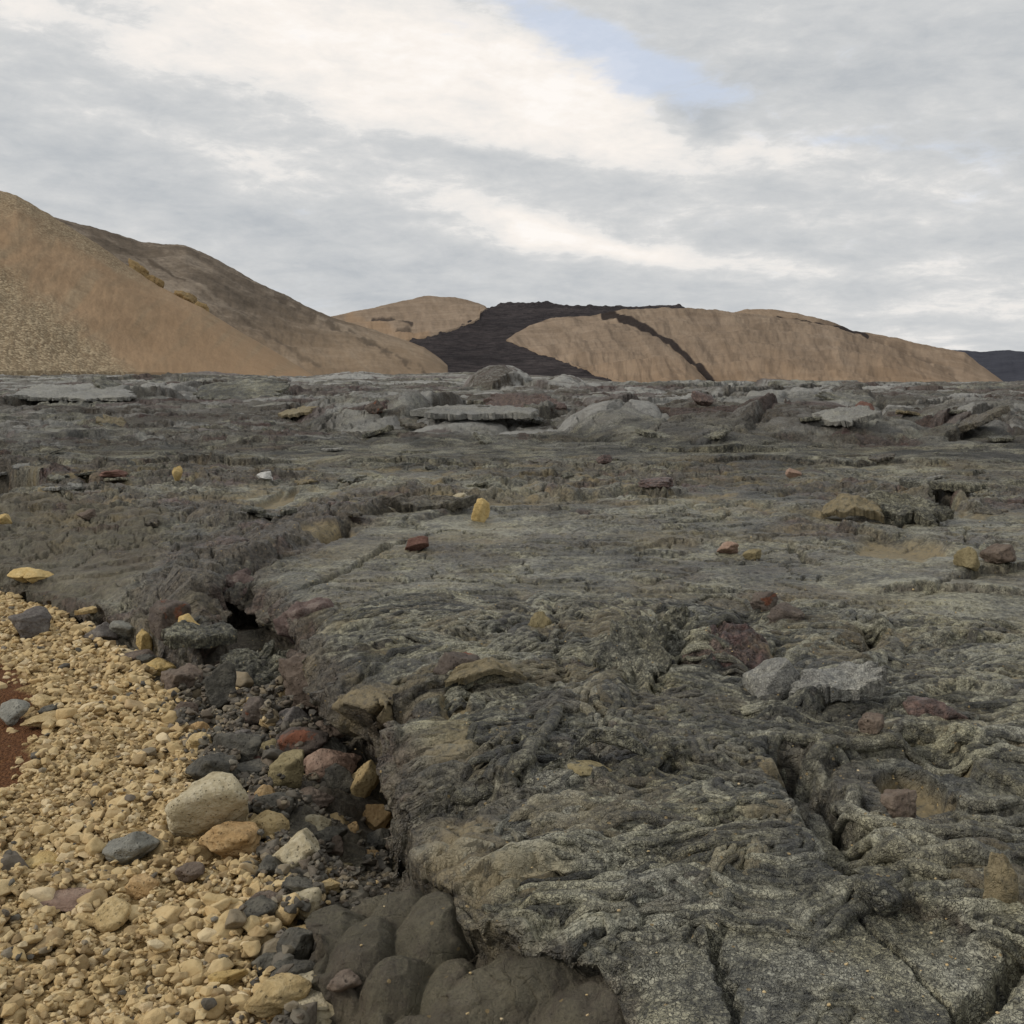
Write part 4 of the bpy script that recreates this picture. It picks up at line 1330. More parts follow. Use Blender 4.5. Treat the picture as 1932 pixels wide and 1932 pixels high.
def hill(name, sil, base, rb, rc, mat, label, rel=1.0, gpow=1.0, na=420, nr=150, slant=0.5, masks=None, seed=0, back=0.45, ribs=1.0):
    """a real hill: crest line and foot line seen in the given directions, standing at the given distances"""
    pmin, pmax = sil[0][0], sil[-1][0]
    px = np.linspace(pmin, pmax, na)
    ys, yb = interp_pts(sil, px), interp_pts(base, px)
    yb = np.maximum(yb, ys + 0.5)
    a_s, t_s = np.array([aztan(a, b) for a, b in zip(px, ys)]).T
    t_b = np.array([aztan(a, b)[1] for a, b in zip(px, yb)])
    rbv = np.array([rb(q, y) for q, y in zip(px, yb)])
    rcv = np.array([rc(q, y) for q, y in zip(px, ys)])
    rcv = np.maximum(rcv, rbv * 1.02)
    tt = np.concatenate([np.linspace(0, 1, nr), 1 + back * np.linspace(0.06, 1, 24)])
    T, A = np.meshgrid(tt, a_s, indexing='ij')
    g = np.sin(np.clip(T, 0, 1) * np.pi / 2) ** gpow
    rad = rbv[None, :] + (rcv - rbv)[None, :] * T
    tn = t_b[None, :] + (t_s - t_b)[None, :] * g
    zz = EYE + rad * tn
    hc = (EYE + rcv * t_s)[None, :]
    zz = np.where(T > 1, hc - (np.abs(hc) + 5) * ((T - 1) / back) ** 1.6, zz)
    pxg = np.broadcast_to(px[None, :], T.shape)
    pyg = yb[None, :] + (ys - yb)[None, :] * g
    x, y = rad * np.sin(A), rad * np.cos(A)
    # hillside coordinates: along the slope foot and up, slanted to the fall line
    rm = float(rcv.mean())
    hx, hz = A * rm, zz
    u, v = hx + slant * hz, hz - slant * hx * 0.2
    edge = sstep(0, .10, T) * sstep(1.0, .88, T)
    rib = fbm(u.ravel() / (.035 * rm), v.ravel() / (.30 * rm), seed + 700, 4).reshape(T.shape)
    lum = fbm(x.ravel() / (.07 * rm), y.ravel() / (.07 * rm), seed + 710, 3).reshape(T.shape)
    fin = fbm(hx.ravel() / (.008 * rm), hz.ravel() / (.008 * rm), seed + 720, 4).reshape(T.shape)
    thin = np.clip((t_s - t_b) * rcv / 30, 0, 1)[None, :]
    zz = zz + thin * (rel * rm * (0.0012 * ribs * rib + 0.0034 * lum) * edge + rel * rm * .0006 * fin)
    zz[0] -= 1.5
    co = np.stack([x, y, zz], -1).reshape(-1, 3)
    me = mesh_np(name, co, grid_faces(len(tt), na))
    scree, dark, warm = np.zeros(T.shape), np.zeros(T.shape), np.zeros(T.shape)
    if masks:
        scree, dark, warm = masks(pxg.ravel().astype(F32), pyg.ravel().astype(F32), T.shape)
    one = np.ones(T.shape)
    put_attr(me, 'hill_a', np.clip(np.stack([scree, dark, warm, one], -1), 0, 1).reshape(-1, 4))
    put_attr(me, 'hill_b', np.stack([u / rm, v / rm, 0 * one, one], -1).reshape(-1, 4))
    return link(name, me, mat, 'structure', label)


DK = (.020, .017, .017)
M['hill_front'] = hill_material('front_hill_scree', (.16, .12, .078), (.29, .225, .15), (.44, .36, .25), (40, 3.0), DK, (.98, .93, .89), cob=3.2, bumpd=.16)
M['hill_back'] = hill_material('back_hill_gravel', (.062, .050, .038), (.145, .116, .088), (.36, .30, .235), (70, 3.0), (.055, .043, .032), (1, 1, 1), cob=.8, bumpd=.5)
M['hill_mid'] = hill_material('mid_hill_gravel', (.175, .140, .106), (.265, .216, .166), (.37, .31, .245), (140, 7.0), (.024, .020, .019), (.93, .86, .80), cob=.5, bumpd=.8)
M['hill_far'] = hill_material('far_mountain_rock', (.035, .037, .045), (.05, .052, .06), (.07, .073, .083), (40, 6.0), (.03, .03, .03), (1, 1, 1.08), cob=.05, bumpd=6)


def m_front(px, py, shp):
    n = fbm(px / 60, py / 40, 801, 4)
    low = 500 + (px - 0) * 0.86 + 26 * n                  # lower scree tongue
    s1 = sstep(-34, 46, py - low)
    ridge = interp_pts(FRONT_SIL, px)
    s2 = sstep(75 - .16 * px, 10, py - ridge + 16 * n) * sstep(330, 180, px) * .9
    warm = sstep(-.5, .4, fbm((px + py * 1.2) / 60, (py - px) / 260, 805, 3) + .35) * (1 - s1) * (1 - .5 * s2)
    dk = sstep(8, 2, np.abs(py - (low - 8) + 6 * n)) * .30 * sstep(520, 600, py)
    return s1.reshape(shp) + s2.reshape(shp), dk.reshape(shp) * .35, warm.reshape(shp)


def m_back(px, py, shp):
    d1 = seg_dist(px + 0, py + 5 * fbm(px / 30, py / 30, 811, 3), [(280, 487), (320, 508), (345, 525)])[0]
    d2 = seg_dist(px, py + 6 * fbm(px / 25, py / 25, 812, 3), [(500, 555), (640, 620), (700, 650), (760, 680), (800, 700)])[0]
    d3 = seg_dist(px, py + 5 * fbm(px / 25, py / 25, 813, 3), [(440, 590), (520, 640), (600, 690)])[0]
    dk = .8 * sstep(5, 1, d1) + .75 * sstep(9, 2, d2) * sstep(-.3, .3, fbm(px / 18, py / 18, 815, 3) + .1) + .5 * sstep(6, 1, d3)
    warm = sstep(600, 740, py + .08 * px) * .6
    return np.zeros(shp), dk.reshape(shp), warm.reshape(shp)


def m_lobe(px, py, shp):
    d = sstep(.15, .6, fbm((px - py * .8) / 16, (py + px * .6) / 60, 821, 4)) * .40 + .25 * sstep(.1, .5, fbm((px - py * .8) / 40, (py + px * .6) / 120, 822, 3))
    warm = sstep(640, 735, py) * .55
    return np.zeros(shp), d.reshape(shp) * .6, warm.reshape(shp)


def m_dome(px, py, shp):
    wv_ = 2.5 * fbm(px / 22, py / 22, 831, 3)
    d = seg_dist(px + wv_, py + wv_, [(1140, 596), (1165, 599), (1200, 610), (1248, 632), (1300, 670), (1343, 708), (1366, 742)])[0]
    dk = sstep(6.5, 4.0, d - 1.5 * sstep(1290, 1200, px))
    top = sstep(587, 583, py + wv_) * sstep(1236, 1244, px) * sstep(1284, 1276, px)
    br = sstep(.15, .6, fbm((px - py * .7) / 14, (py + px * .7) / 70, 833, 4)) * .24 + .15 * sstep(.1, .5, fbm((px - py * .7) / 45, (py + px * .7) / 130, 834, 3))
    warm = sstep(630, 745, py + 25 * fbm((px - py) / 50, py / 200, 835, 3)) * .6
    return np.zeros(shp), np.clip(dk + top + br, 0, 1).reshape(shp), warm.reshape(shp)


def m_third(px, py, shp):
    wv_ = 2.5 * fbm(px / 22, py / 22, 841, 3)
    d = seg_dist(px + wv_, py + wv_, [(1470, 601), (1545, 612), (1600, 624), (1635, 634)])[0]
    dk = sstep(4, 2, d)
    d2 = seg_dist(px, py + wv_, [(1560, 612), (1640, 648), (1700, 668), (1760, 700), (1790, 712)])[0]
    dk = dk + .42 * sstep(24, 6, d2) * sstep(-.5, .2, fbm(px / 15, py / 15, 843, 3) + .2)  # valley shading towards the broad hill, painted into the colour
    return np.zeros(shp), np.clip(dk, 0, 1).reshape(shp), .2 * np.ones(shp)


def m_leftmid(px, py, shp):
    wv_ = 3 * fbm(px / 18, py / 18, 851, 3)
    d = seg_dist(px + wv_, py + wv_, [(700, 600), (740, 602), (775, 612)])[0]
    d2 = seg_dist(px + wv_, py + wv_, [(690, 632), (730, 628), (770, 620)])[0]
    warm = sstep(15, 4, seg_dist(px, py + wv_, [(660, 600), (720, 618), (760, 640), (800, 630)])[0])
    return np.zeros(shp), (.85 * sstep(4.5, 2, d) + .6 * sstep(6, 2, d2)).reshape(shp), .7 * warm.reshape(shp)


FRONT_SIL = [(-420, 230), (-250, 275), (-120, 318), (0, 360), (30, 368), (60, 385), (100, 410), (180, 457), (240, 500), (300, 540), (380, 580),
             (450, 624), (520, 664), (570, 695), (596, 712)]
hill('hill', FRONT_SIL, [(-420, 700), (300, 704), (596, 716)], lambda p, y: 118 + .035 * (p + 420), lambda p, y: 270 - .085 * (p + 420),
     M['hill_front'], 'steep ochre scree slope rising at the left', rel=.9, slant=1.5, masks=m_front, seed=1, na=620, nr=260, gpow=1.0)
hill('hill', [(-100, 400), (60, 402), (110, 412), (200, 435), (270, 457), (350, 463), (400, 485), (480, 530), (560, 570), (630, 600), (700, 622), (760, 640),
              (800, 655), (830, 676), (845, 690), (846, 708)],
     [(-100, 712), (846, 716)], lambda p, y: 235, lambda p, y: 470 - .20 * max(0, p - 200), M['hill_back'],
     'brown streaked hill behind the ochre scree slope', rel=1.0, slant=1.5, masks=m_back, seed=2, na=520, nr=200)
hill('hill', [(520, 622), (600, 604), (640, 594), (700, 582), (760, 567), (800, 561), (860, 561), (890, 568), (915, 577), (920, 582)],
     [(520, 660), (700, 656), (770, 641), (815, 633), (860, 619), (895, 606), (906, 598), (900, 590), (920, 583)],
     lambda p, y: flow_r(y) * .98, lambda p, y: flow_r(y) * 1.25, M['hill_mid'], 'round tan hill behind the left slope', rel=.8, slant=.5,
     masks=m_leftmid, seed=3, na=260, nr=120)
hill('hill', [(955, 641), (975, 628), (1000, 614), (1030, 604), (1060, 598.5), (1095, 596.5), (1130, 597), (1165, 601), (1200, 614), (1240, 640), (1290, 678),
              (1325, 708), (1345, 730)],
     [(955, 642), (1000, 658), (1060, 681), (1120, 703), (1190, 729), (1345, 735)], lambda p, y: flow_r(y) * .985, lambda p, y: max(flow_r(y) * .95, 455 - .1 * abs(p - 1100)),
     M['hill_mid'], 'rounded tan hill wrapped by the black lava flow', rel=1.1, slant=.9, masks=m_lobe, seed=4, na=360, nr=160)
hill('hill', [(1080, 604), (1150, 592), (1180, 585), (1230, 581), (1280, 582), (1340, 586), (1430, 593), (1500, 603), (1580, 618), (1650, 645), (1720, 675),
              (1790, 708), (1810, 720)],
     [(1080, 735), (1810, 732)], lambda p, y: 400, lambda p, y: 800 - .25 * max(0, p - 1300), M['hill_mid'],
     'broad tan hill with a thin black lava tongue', rel=1.1, slant=.9, masks=m_dome, seed=5, na=560, nr=200)
hill('hill', [(1330, 600), (1380, 590), (1410, 583), (1450, 583), (1500, 590), (1560, 605), (1610, 625), (1640, 628), (1700, 640), (1770, 658), (1820, 670),
              (1850, 692), (1880, 711), (1905, 729)],
     [(1330, 735), (1905, 731)], lambda p, y: 800, lambda p, y: 1150, M['hill_mid'], 'tan hill behind the broad hill at right', rel=.8,
     slant=1.0, masks=m_third, seed=6, na=360, nr=150)
hill('mountain', [(1600, 662), (1700, 657), (1790, 660), (1850, 664), (1900, 661), (1932, 663), (2100, 658), (2300, 668)], [(1600, 735), (2300, 735)],
     lambda p, y: 1900, lambda p, y: 3000, M['hill_far'], 'dark distant mountain at the far right', rel=.6, slant=.3, seed=8, na=260, nr=90)

# black lava flow poured between the hills
m, nt, bs = new_mat('black_lava_flow')
P = nt.node('ShaderNodeNewGeometry').outputs['Position']
nf = nt.noise(P, .16, 7, .68, .3)
nl = nt.noise(P, .018, 5, .6, .4)
c = nt.ramp(nt.m('ADD', nt.m('MULTIPLY', nf, .7), nt.m('MULTIPLY', nl, .4)), [(.33, (.017, .015, .017)), (.50, (.038, .032, .034)), (.63, (.075, .062, .062)), (.78, (.15, .13, .122))])
nt.put(bs.inputs['Base Color'], c)
bs.inputs['Roughness'].default_value = .95
bs.inputs['Specular IOR Level'].default_value = .1
nt.put(bs.inputs['Normal'], nt.bump(nt.m('ADD', nf, nt.m('MULTIPLY', nl, 1.5)), 1.0, 7.0))
M['flow'] = m


def build_flow():
    px = np.linspace(560, 1420, 420)
    top = interp_pts([(560, 656), (700, 656), (770, 641), (815, 633), (860, 619), (885, 607), (900, 596), (922, 582), (945, 573), (962, 571), (985, 570.5), (1000, 572), (1022, 570), (1032, 567.5), (1042, 572),
                      (1080, 577), (1150, 578), (1200, 580), (1245, 578), (1282, 577), (1300, 586), (1420, 600)], px)
    a, _ = np.array([aztan(p, 600) for p in px]).T
    lr = np.linspace(0, 1, 260)
    T, A = np.meshgrid(np.concatenate([lr, [1.05, 1.15, 1.3]]), a, indexing='ij')
    PXg = np.broadcast_to(px[None], T.shape)
    py = 718 + (top[None, :] - 718) * np.clip(T, 0, 1)
    rad = np.where(T <= 1, 350.0 * (1000 / 350.) ** np.clip((718 - py) / 143.0, 0, 2), 1000 * (1 + (T - 1)))
    rad = np.maximum.accumulate(rad + np.arange(T.shape[0])[:, None] * .01, 0)
    cp = np.array([[aztan(p, q)[1] for p in (966,)] for q in py[:, 0]])
    tn = np.interp(py.ravel(), np.arange(540, 740), [aztan(966, q)[1] for q in range(540, 740)]).reshape(T.shape)
    z = EYE + rad * tn
    x, y = rad * np.sin(A), rad * np.cos(A)
    z += .8 * fbm(x.ravel() / 26, y.ravel() / 26, 901, 5).reshape(T.shape) * sstep(0, .1, T) + 0.35 * fbm(x.ravel() / 7, y.ravel() / 7, 911, 4).reshape(T.shape) * sstep(0, .1, T)
    z += 1.5 * np.clip(fbm(PXg.ravel() / 14, T.ravel() * 3, 921, 3).reshape(T.shape), 0, 1) * sstep(.85, 1, T)
    z = np.where(T > 1.0, z - (T - 1) * 500, z)
    under = [(958, 641), (1000, 656), (1060, 679), (1120, 702), (1188, 730), (1500, 740), (1500, 604), (1150, 606), (1095, 603), (1040, 608), (985, 630)]
    z -= 22 * sstep(0, -24, sdf(PXg.ravel().astype(F32), py.ravel().astype(F32), under)[0]).reshape(T.shape)
    z[0] -= 3
    me = mesh_np('lava_flow', np.stack([x, y, z], -1).reshape(-1, 3), grid_faces(*T.shape))
    link('lava_flow', me, M['flow'], 'structure', 'black lava flow poured down between the tan hills')


build_flow()

# plain ground out to the horizon
m, nt, bs = new_mat('distant_ground')
P = nt.node('ShaderNodeNewGeometry').outputs['Position']
nt.put(bs.inputs['Base Color'], nt.mixc(nt.noise(P, .08, 6, .65), (.045, .045, .042), (.10, .098, .088)))
bs.inputs['Roughness'].default_value = .95
rr_ = np.array([0, 1.0, 3, 8, 20, 60, 140, 300, 800, 2500, 9000])
aa_ = np.linspace(-math.pi, math.pi, 97)
RRg, AAg = np.meshgrid(rr_, aa_, indexing='ij')
zz_ = np.interp(RRg, [0, 60, 140, 300, 800, 2500, 9000], [-.62, -.8, -1.3, -7, -32, -95, -190])
me = mesh_np('ground', np.stack([RRg * np.sin(AAg), RRg * np.cos(AAg), zz_], -1).reshape(-1, 3), grid_faces(len(rr_), len(aa_)))
link('ground', me, m, 'structure', 'dark lava plain reaching to the horizon')

# ------------------------------------------------------------------ ropes of the crust: round strands in bent bundles
def gz_arr(x, y):
    r, a = np.hypot(x, y), np.arctan2(x, y)
    i = np.clip(np.searchsorted(L_RAD, r), 0, len(L_RAD) - 1)
    j = np.clip(np.searchsorted(L_AZ, a), 0, len(L_AZ) - 1)
    return L_Z[i, j]


def smooth1(v, n):
    if n < 2:
        return v
    p = np.pad(v, n, mode='edge')
    return np.convolve(p, np.ones(2 * n + 1) / (2 * n + 1), 'same')[n:-n]


def build_ropes():
    rg = np.random.default_rng(41)
    V, Fq, A, Bc, Cc = [], [], [], [], []
    base = [0]
    SIDES = 10

    def tube(x, y, rad, bro, tan, tone, ph):
        n = len(x)
        if n < 5:
            return
        g = gz_arr(x, y)
        g = np.maximum(smooth1(g, 3), smooth1(g, 1) * .5 + g * .5 - .01)
        t = np.linspace(0, 1, n)
        end = np.clip(np.minimum(t, 1 - t) / .20, 0, 1)
        rr_ = rad * (.55 + .45 * np.sqrt(end)) * (1 + .22 * perlin(t * n * .16 + ph * 9, t * 0 + ph * 5, 51) + .10 * perlin(t * n * .5 + ph * 3, t * 0 + ph, 52))
        z = g + .28 * rr_ - rad * 2.3 * (1 - end) ** 2
        tx, ty = np.gradient(x), np.gradient(y)
        ln = np.hypot(tx, ty) + 1e-6
        px_, py_ = -ty / ln, tx / ln
        phi = np.linspace(0, 2 * np.pi, SIDES, endpoint=False) + .3
        c, s = np.cos(phi), np.sin(phi)
        lump = 1 + .16 * perlin((t[:, None] * n * .4 + ph * 7 + c[None] * .8).ravel(), (s[None] * 1.2 + ph * 3 + 0 * t[:, None]).ravel(), 53).reshape(n, SIDES)
        X = x[:, None] + px_[:, None] * rr_[:, None] * c[None] * lump
        Y = y[:, None] + py_[:, None] * rr_[:, None] * c[None] * lump
        Z = z[:, None] + rr_[:, None] * s[None] * lump * .92
        V.append(np.stack([X, Y, Z], -1).reshape(-1, 3))
        i = np.arange(n - 1)[:, None] * SIDES
        j = np.arange(SIDES)[None]
        j2 = (j + 1) % SIDES
        Fq.append(np.stack([i + j, i + j2, i + SIDES + j2, i + SIDES + j], -1).reshape(-1, 4) + base[0])
        m = n * SIDES
        base[0] += m
        A.append(np.tile([0, tan, 0, 1], (m, 1)))
        Bc.append(np.tile([0, bro, .75, 0], (m, 1)))
        Cc.append(np.stack([np.full(m, tone), np.tile((phi / 2.1)[None], (n, 1)).ravel(), np.zeros(m), np.zeros(m)], -1))

    FA = P2([(1505, 1475), (1525, 1560), (1600, 1645), (1970, 1665), (1970, 1425), (1600, 1405)])
    SM = P2([(1290, 1960), (1400, 1760), (1520, 1690), (1640, 1720), (1960, 1740), (1990, 1990)])
    BL = [(P2([(1368, 1240)])[0], .26), (P2([(1472, 1300)])[0], .20), (P2([(1578, 1318)])[0], .16), (P2([(1196, 1262)])[0], .14)]
    made = 0
    tries = 0
    while made < 310 and tries < 4000:
        tries += 1
        r0 = math.sqrt(rg.uniform(2.1 ** 2, 5.9 ** 2))
        a0 = rg.uniform(-.34, .50)
        cx, cy = r0 * math.sin(a0), r0 * math.cos(a0)
        ox_, oy_ = np.array([cx], F32), np.array([cy], F32)
        if sdf(ox_, oy_, PIT)[0][0] < .13 or sdf(ox_, oy_, SHELF)[0][0] < .14 or sdf(ox_, oy_, FA)[0][0] < .03 or sdf(ox_, oy_, SM)[0][0] < .0:
            continue
        if any(math.hypot(cx - q[0][0], cy - q[0][1]) < q[1] for q in BL):
            continue
        far = r0 > 4.6
        sc = .72 + .09 * r0
        rad = rg.uniform(.009, .021) * sc
        nst = int(rg.integers(4, 9))
        ang = rg.normal(.2, .5)
        bro, tan = (rg.uniform(.2, .6) if rg.uniform() < .25 else 0.0), (rg.uniform(.2, .5) if rg.uniform() < .2 else 0.0)
        coil = rg.uniform() < .38 and not far
        if coil:
            R0 = rg.uniform(.03, .07)
            th0, span = rg.uniform(0, 6.28), rg.uniform(2.0, 4.6)
            el = rg.uniform(.55, .9)
        else:
            L = rg.uniform(.14, .38) * sc
            kv = rg.uniform(.4, 3.2) * rg.choice([-1, -1, 1])
        sp_ = rad * 1.62
        for j in range(nst):
            rj = rad * rg.uniform(.72, 1.25)
            if coil:
                R_ = R0 + j * sp_
                th = np.linspace(th0 + rg.uniform(-.3, .3), th0 + span + rg.uniform(-.5, .5), max(8, int(R_ * span / .013)))
                u, v = R_ * np.cos(th), R_ * el * np.sin(th)
            else:
                u = np.linspace(-L * rg.uniform(.6, 1), L * rg.uniform(.6, 1), int(2 * L / .015) + 6)
                off = (j - nst / 2) * sp_
                v = off * (1 + .35 * np.abs(u) / L * -1) + .5 * kv * u * u
            v = v + rad * .9 * perlin(u / .10 + made, v * 0 + j * .4, 61)
            u = u + rad * .9 * perlin(v / .10 + made, u * 0 + j * .4, 63)
            x = cx + u * math.cos(ang) - v * math.sin(ang)
            y = cy + u * math.sin(ang) + v * math.cos(ang)
            # strands end before they would hang over the pit
            ok = (sdf(x.astype(F32), y.astype(F32), PIT)[0] > .10) & (sdf(x.astype(F32), y.astype(F32), SHELF)[0] > .06)
            if not ok.all():
                continue
            tube(x, y, rj, bro, tan, float(np.clip(rg.normal(.5, .28), 0, 1)), rg.uniform(0, 9))
        made += 1
    # the great folds round the hollow at the right
    for pts, w in [([(1518, 1470), (1536, 1530), (1596, 1588), (1700, 1624), (1800, 1634), (1960, 1628)], .045),
                   ([(1530, 1465), (1550, 1520), (1610, 1572), (1710, 1604), (1820, 1612), (1960, 1606)], .030),
                   ([(1545, 1470), (1570, 1515), (1625, 1555), (1725, 1584), (1830, 1590), (1960, 1584)], .026),
                   ([(1565, 1480), (1590, 1515), (1640, 1545), (1740, 1566), (1840, 1570), (1960, 1562)], .022),
                   ([(1530, 1500), (1560, 1570), (1640, 1628), (1740, 1656), (1850, 1660), (1960, 1652)], .026),
                   ([(1515, 1470), (1522, 1440), (1580, 1415), (1680, 1404), (1790, 1400)], .030),
                   ([(1590, 1470), (1612, 1500), (1600, 1540)], .022), ([(1800, 1490), (1830, 1522), (1880, 1526), (1935, 1500)], .022),
                   ([(1790, 1505), (1830, 1545), (1890, 1550), (1960, 1525)], .022), ([(1850, 1435), (1885, 1465), (1960, 1470)], .026),
                   ([(1490, 1375), (1560, 1350), (1640, 1308), (1690, 1262), (1672, 1200)], .034), ([(1640, 1350), (1730, 1310), (1830, 1290), (1960, 1300)], .028),
                   ([(1650, 1370), (1740, 1330), (1840, 1312), (1960, 1322)], .026), ([(1700, 1260), (1800, 1240), (1960, 1245)], .026),
                   ([(770, 1322), (762, 1390), (795, 1448), (860, 1478), (960, 1474), (1020, 1440)], .032),
                   ([(795, 1325), (788, 1385), (818, 1430), (880, 1452), (955, 1448), (1000, 1420)], .024),
                   ([(818, 1335), (815, 1385), (845, 1415), (900, 1430), (960, 1420)], .020),
                   ([(1062, 1330), (1042, 1380), (1005, 1438), (985, 1488)], .024), ([(1040, 1320), (1020, 1370), (985, 1425)], .020),
                   ([(1118, 1425), (1180, 1404), (1240, 1420), (1252, 1458)], .024), ([(1240, 1165), (1262, 1225), (1240, 1310)], .026),
                   ([(1270, 1160), (1330, 1125), (1400, 1130), (1440, 1165)], .020), ([(870, 1745), (980, 1715), (1090, 1695), (1200, 1678), (1360, 1640)], .020),
                   ([(880, 1770), (990, 1738), (1100, 1716), (1230, 1700)], .018), ([(900, 1795), (1010, 1765), (1110, 1742), (1230, 1722)], .018),
                   ([(860, 1722), (960, 1690), (1060, 1672), (1160, 1655)], .018)]:
        w3 = np.array(P2(pts, .36))
        # Catmull-Rom through the marked points
        q = np.vstack([2 * w3[0] - w3[1], w3, 2 * w3[-1] - w3[-2]])
        out = []
        for i in range(1, len(q) - 2):
            t = np.linspace(0, 1, 18, endpoint=False)[:, None]
            out.append(.5 * (2 * q[i] + (q[i + 1] - q[i - 1]) * t + (2 * q[i - 1] - 5 * q[i] + 4 * q[i + 1] - q[i + 2]) * t ** 2
                             + (3 * q[i] - q[i - 1] - 3 * q[i + 1] + q[i + 2]) * t ** 3))
        c = np.vstack(out)
        dl = np.concatenate([[0], np.cumsum(np.hypot(*np.diff(c, axis=0).T))])
        s_ = np.arange(0, dl[-1], w * .45)
        x, y = np.interp(s_, dl, c[:, 0]), np.interp(s_, dl, c[:, 1])
        x = x + w * .35 * perlin(s_ / .12, s_ * 0 + w * 99, 71)
        y = y + w * .35 * perlin(s_ / .12, s_ * 0 + w * 57, 73)
        ok = (sdf(x.astype(F32), y.astype(F32), PIT)[0] > .06) & (sdf(x.astype(F32), y.astype(F32), SHELF)[0] > .07)
        x, y = x[ok], y[ok]
        tube(x, y, w, 0.0, .1, .55, w * 77)
    me = mesh_np('lava_ropes', np.concatenate(V), np.concatenate(Fq))
    put_attr(me, 'lava_a', np.concatenate(A))
    put_attr(me, 'lava_b', np.concatenate(Bc))
    put_attr(me, 'lava_c', np.concatenate(Cc))
    link('lava_ropes', me, M['lava'], 'structure', 'twisted ropes and folds of the lava crust')
    print('rope verts', len(me.vertices), 'tries', tries)


build_ropes()

# ------------------------------------------------------------------ rocks
def hit(px, py):
    d = ray(px, py)
    hd = math.hypot(d[0], d[1])
    r = 1.4
    while r < 140:
        t = r / hd
        x, y, zr = d[0] * t, d[1] * t, EYE + d[2] * t
        g = bed_z(x, y) if (gx0 < x < gx1 and gy0 < y < gy1) else ground_z(x, y)
        if zr <= g:
            return x, y, g, math.sqrt(x * x + y * y + (EYE - g) ** 2)
        r += 0.0022 * r
    return x, y, g, math.hypot(x, y)


HM = np.full((hmh, hmw), -9.0, F32)      # height of the pile so far


def hm_init():
    for j in range(hmh):
        ys = gy0 + (j + .5) * CELL
        xs = gx0 + (np.arange(hmw) + .5) * CELL
        bi = min(int((ys - gy0) / BED_ST), BED_Z.shape[0] - 1)
        bj = np.clip(((xs - gx0) / BED_ST).astype(int), 0, BED_Z.shape[1] - 1)
        r = np.hypot(xs, ys)
        li = np.clip(np.searchsorted(L_RAD, r), 0, len(L_RAD) - 1)
        lj = np.clip(np.searchsorted(L_AZ, np.arctan2(xs, ys)), 0, len(L_AZ) - 1)
        HM[j] = np.maximum(L_Z[li, lj], BED_Z[bi, bj])


hm_init()


def hm_patch(x, y, rad):
    j0, j1 = int((y - rad - gy0) / CELL), int((y + rad - gy0) / CELL) + 1
    i0, i1 = int((x - rad - gx0) / CELL), int((x + rad - gx0) / CELL) + 1
    if j0 < 0 or i0 < 0 or j1 >= hmh or i1 >= hmw:
        return None
    yy = gy0 + (np.arange(j0, j1) + .5) * CELL - y
    xx = gx0 + (np.arange(i0, i1) + .5) * CELL - x
    return (slice(j0, j1), slice(i0, i1)), xx[None, :], yy[:, None]


def hm_add(x, y, zc, hx, hy, hz, rot):
    q = hm_patch(x, y, max(hx, hy))
    if q is None:
        return
    sl, xx, yy = q
    c, s = math.cos(-rot), math.sin(-rot)
    u, v = (xx * c - yy * s) / hx, (xx * s + yy * c) / hy
    e = 1 - u * u - v * v
    top = zc + hz * .92 * np.sqrt(np.clip(e, 0, 1)) ** .7
    HM[sl] = np.where(e > 0, np.maximum(HM[sl], top), HM[sl])


def hm_get(x, y, rad, q=.55):
    p = hm_patch(x, y, max(rad, CELL))
    if p is None:
        return None
    sl, xx, yy = p
    m = xx * xx + yy * yy <= rad * rad * .6
    v = HM[sl][m] if m.any() else HM[sl].ravel()
    return float(np.quantile(v, q)) if v.size else None


_rs = [1000]


def rock(px, py, w, h, mat, label, name='rock', cat='rock', seed=None, rot=None, depth=None, sub=5, cuts=14, sink=.16, group=None, tilt=None, **kw):
    """one loose rock: photo position of its foot, its width and height there"""
    _rs[0] += 1
    seed = seed or _rs[0]
    rg = np.random.default_rng(seed + 5)
    x, y, g, dist = hit(px, py - h * .12)
    W = w / FOC * dist
    Hs = h / FOC * dist
    delta = math.asin(min(.9, (EYE - g) / dist))
    D = (depth or .85) * W
    Hh = max((Hs - .55 * D * math.sin(delta)) / math.cos(delta), .36 * Hs, .25 * W if h > .5 * w else .12 * W)
    p, f = rock_shape(seed, sub, cuts, **kw)
    a = rg.uniform(-.5, .5) if rot is None else rot
    if tilt:
        p = p @ np.array(Matrix.Rotation(tilt, 3, 'Y')).T
        p = p / np.abs(p).max(0)
    p = p * np.array([W / 2, D / 2, Hh / 2 * (1 + sink)])
    ux, uy = x / math.hypot(x, y), y / math.hypot(x, y)
    cx_, cy_ = x + ux * D * .42, y + uy * D * .42
    if gx0 < cx_ < gx1 and gy0 < cy_ < gy1:
        gz = hm_get(cx_, cy_, W * .35, .45)
        gz = g if gz is None else min(gz, g + .03)
    else:
        gz = min(ground_z(cx_, cy_), g + .05)
    me = mesh_np(name, p, None, f)
    o = link(name, me, mat, None, label, cat, group)
    o['kind'] = 'thing'
    zc = gz + Hh / 2 * (1 + sink) - Hh * sink
    o.location = (cx_, cy_, zc)
    yaw = a - math.atan2(ux, uy)
    o.rotation_euler = (0, 0, yaw)
    hm_add(cx_, cy_, zc, W / 2, D / 2, Hh / 2, yaw)
    EXCLUDE.append((cx_, cy_, max(W, D) * .40))
    return o


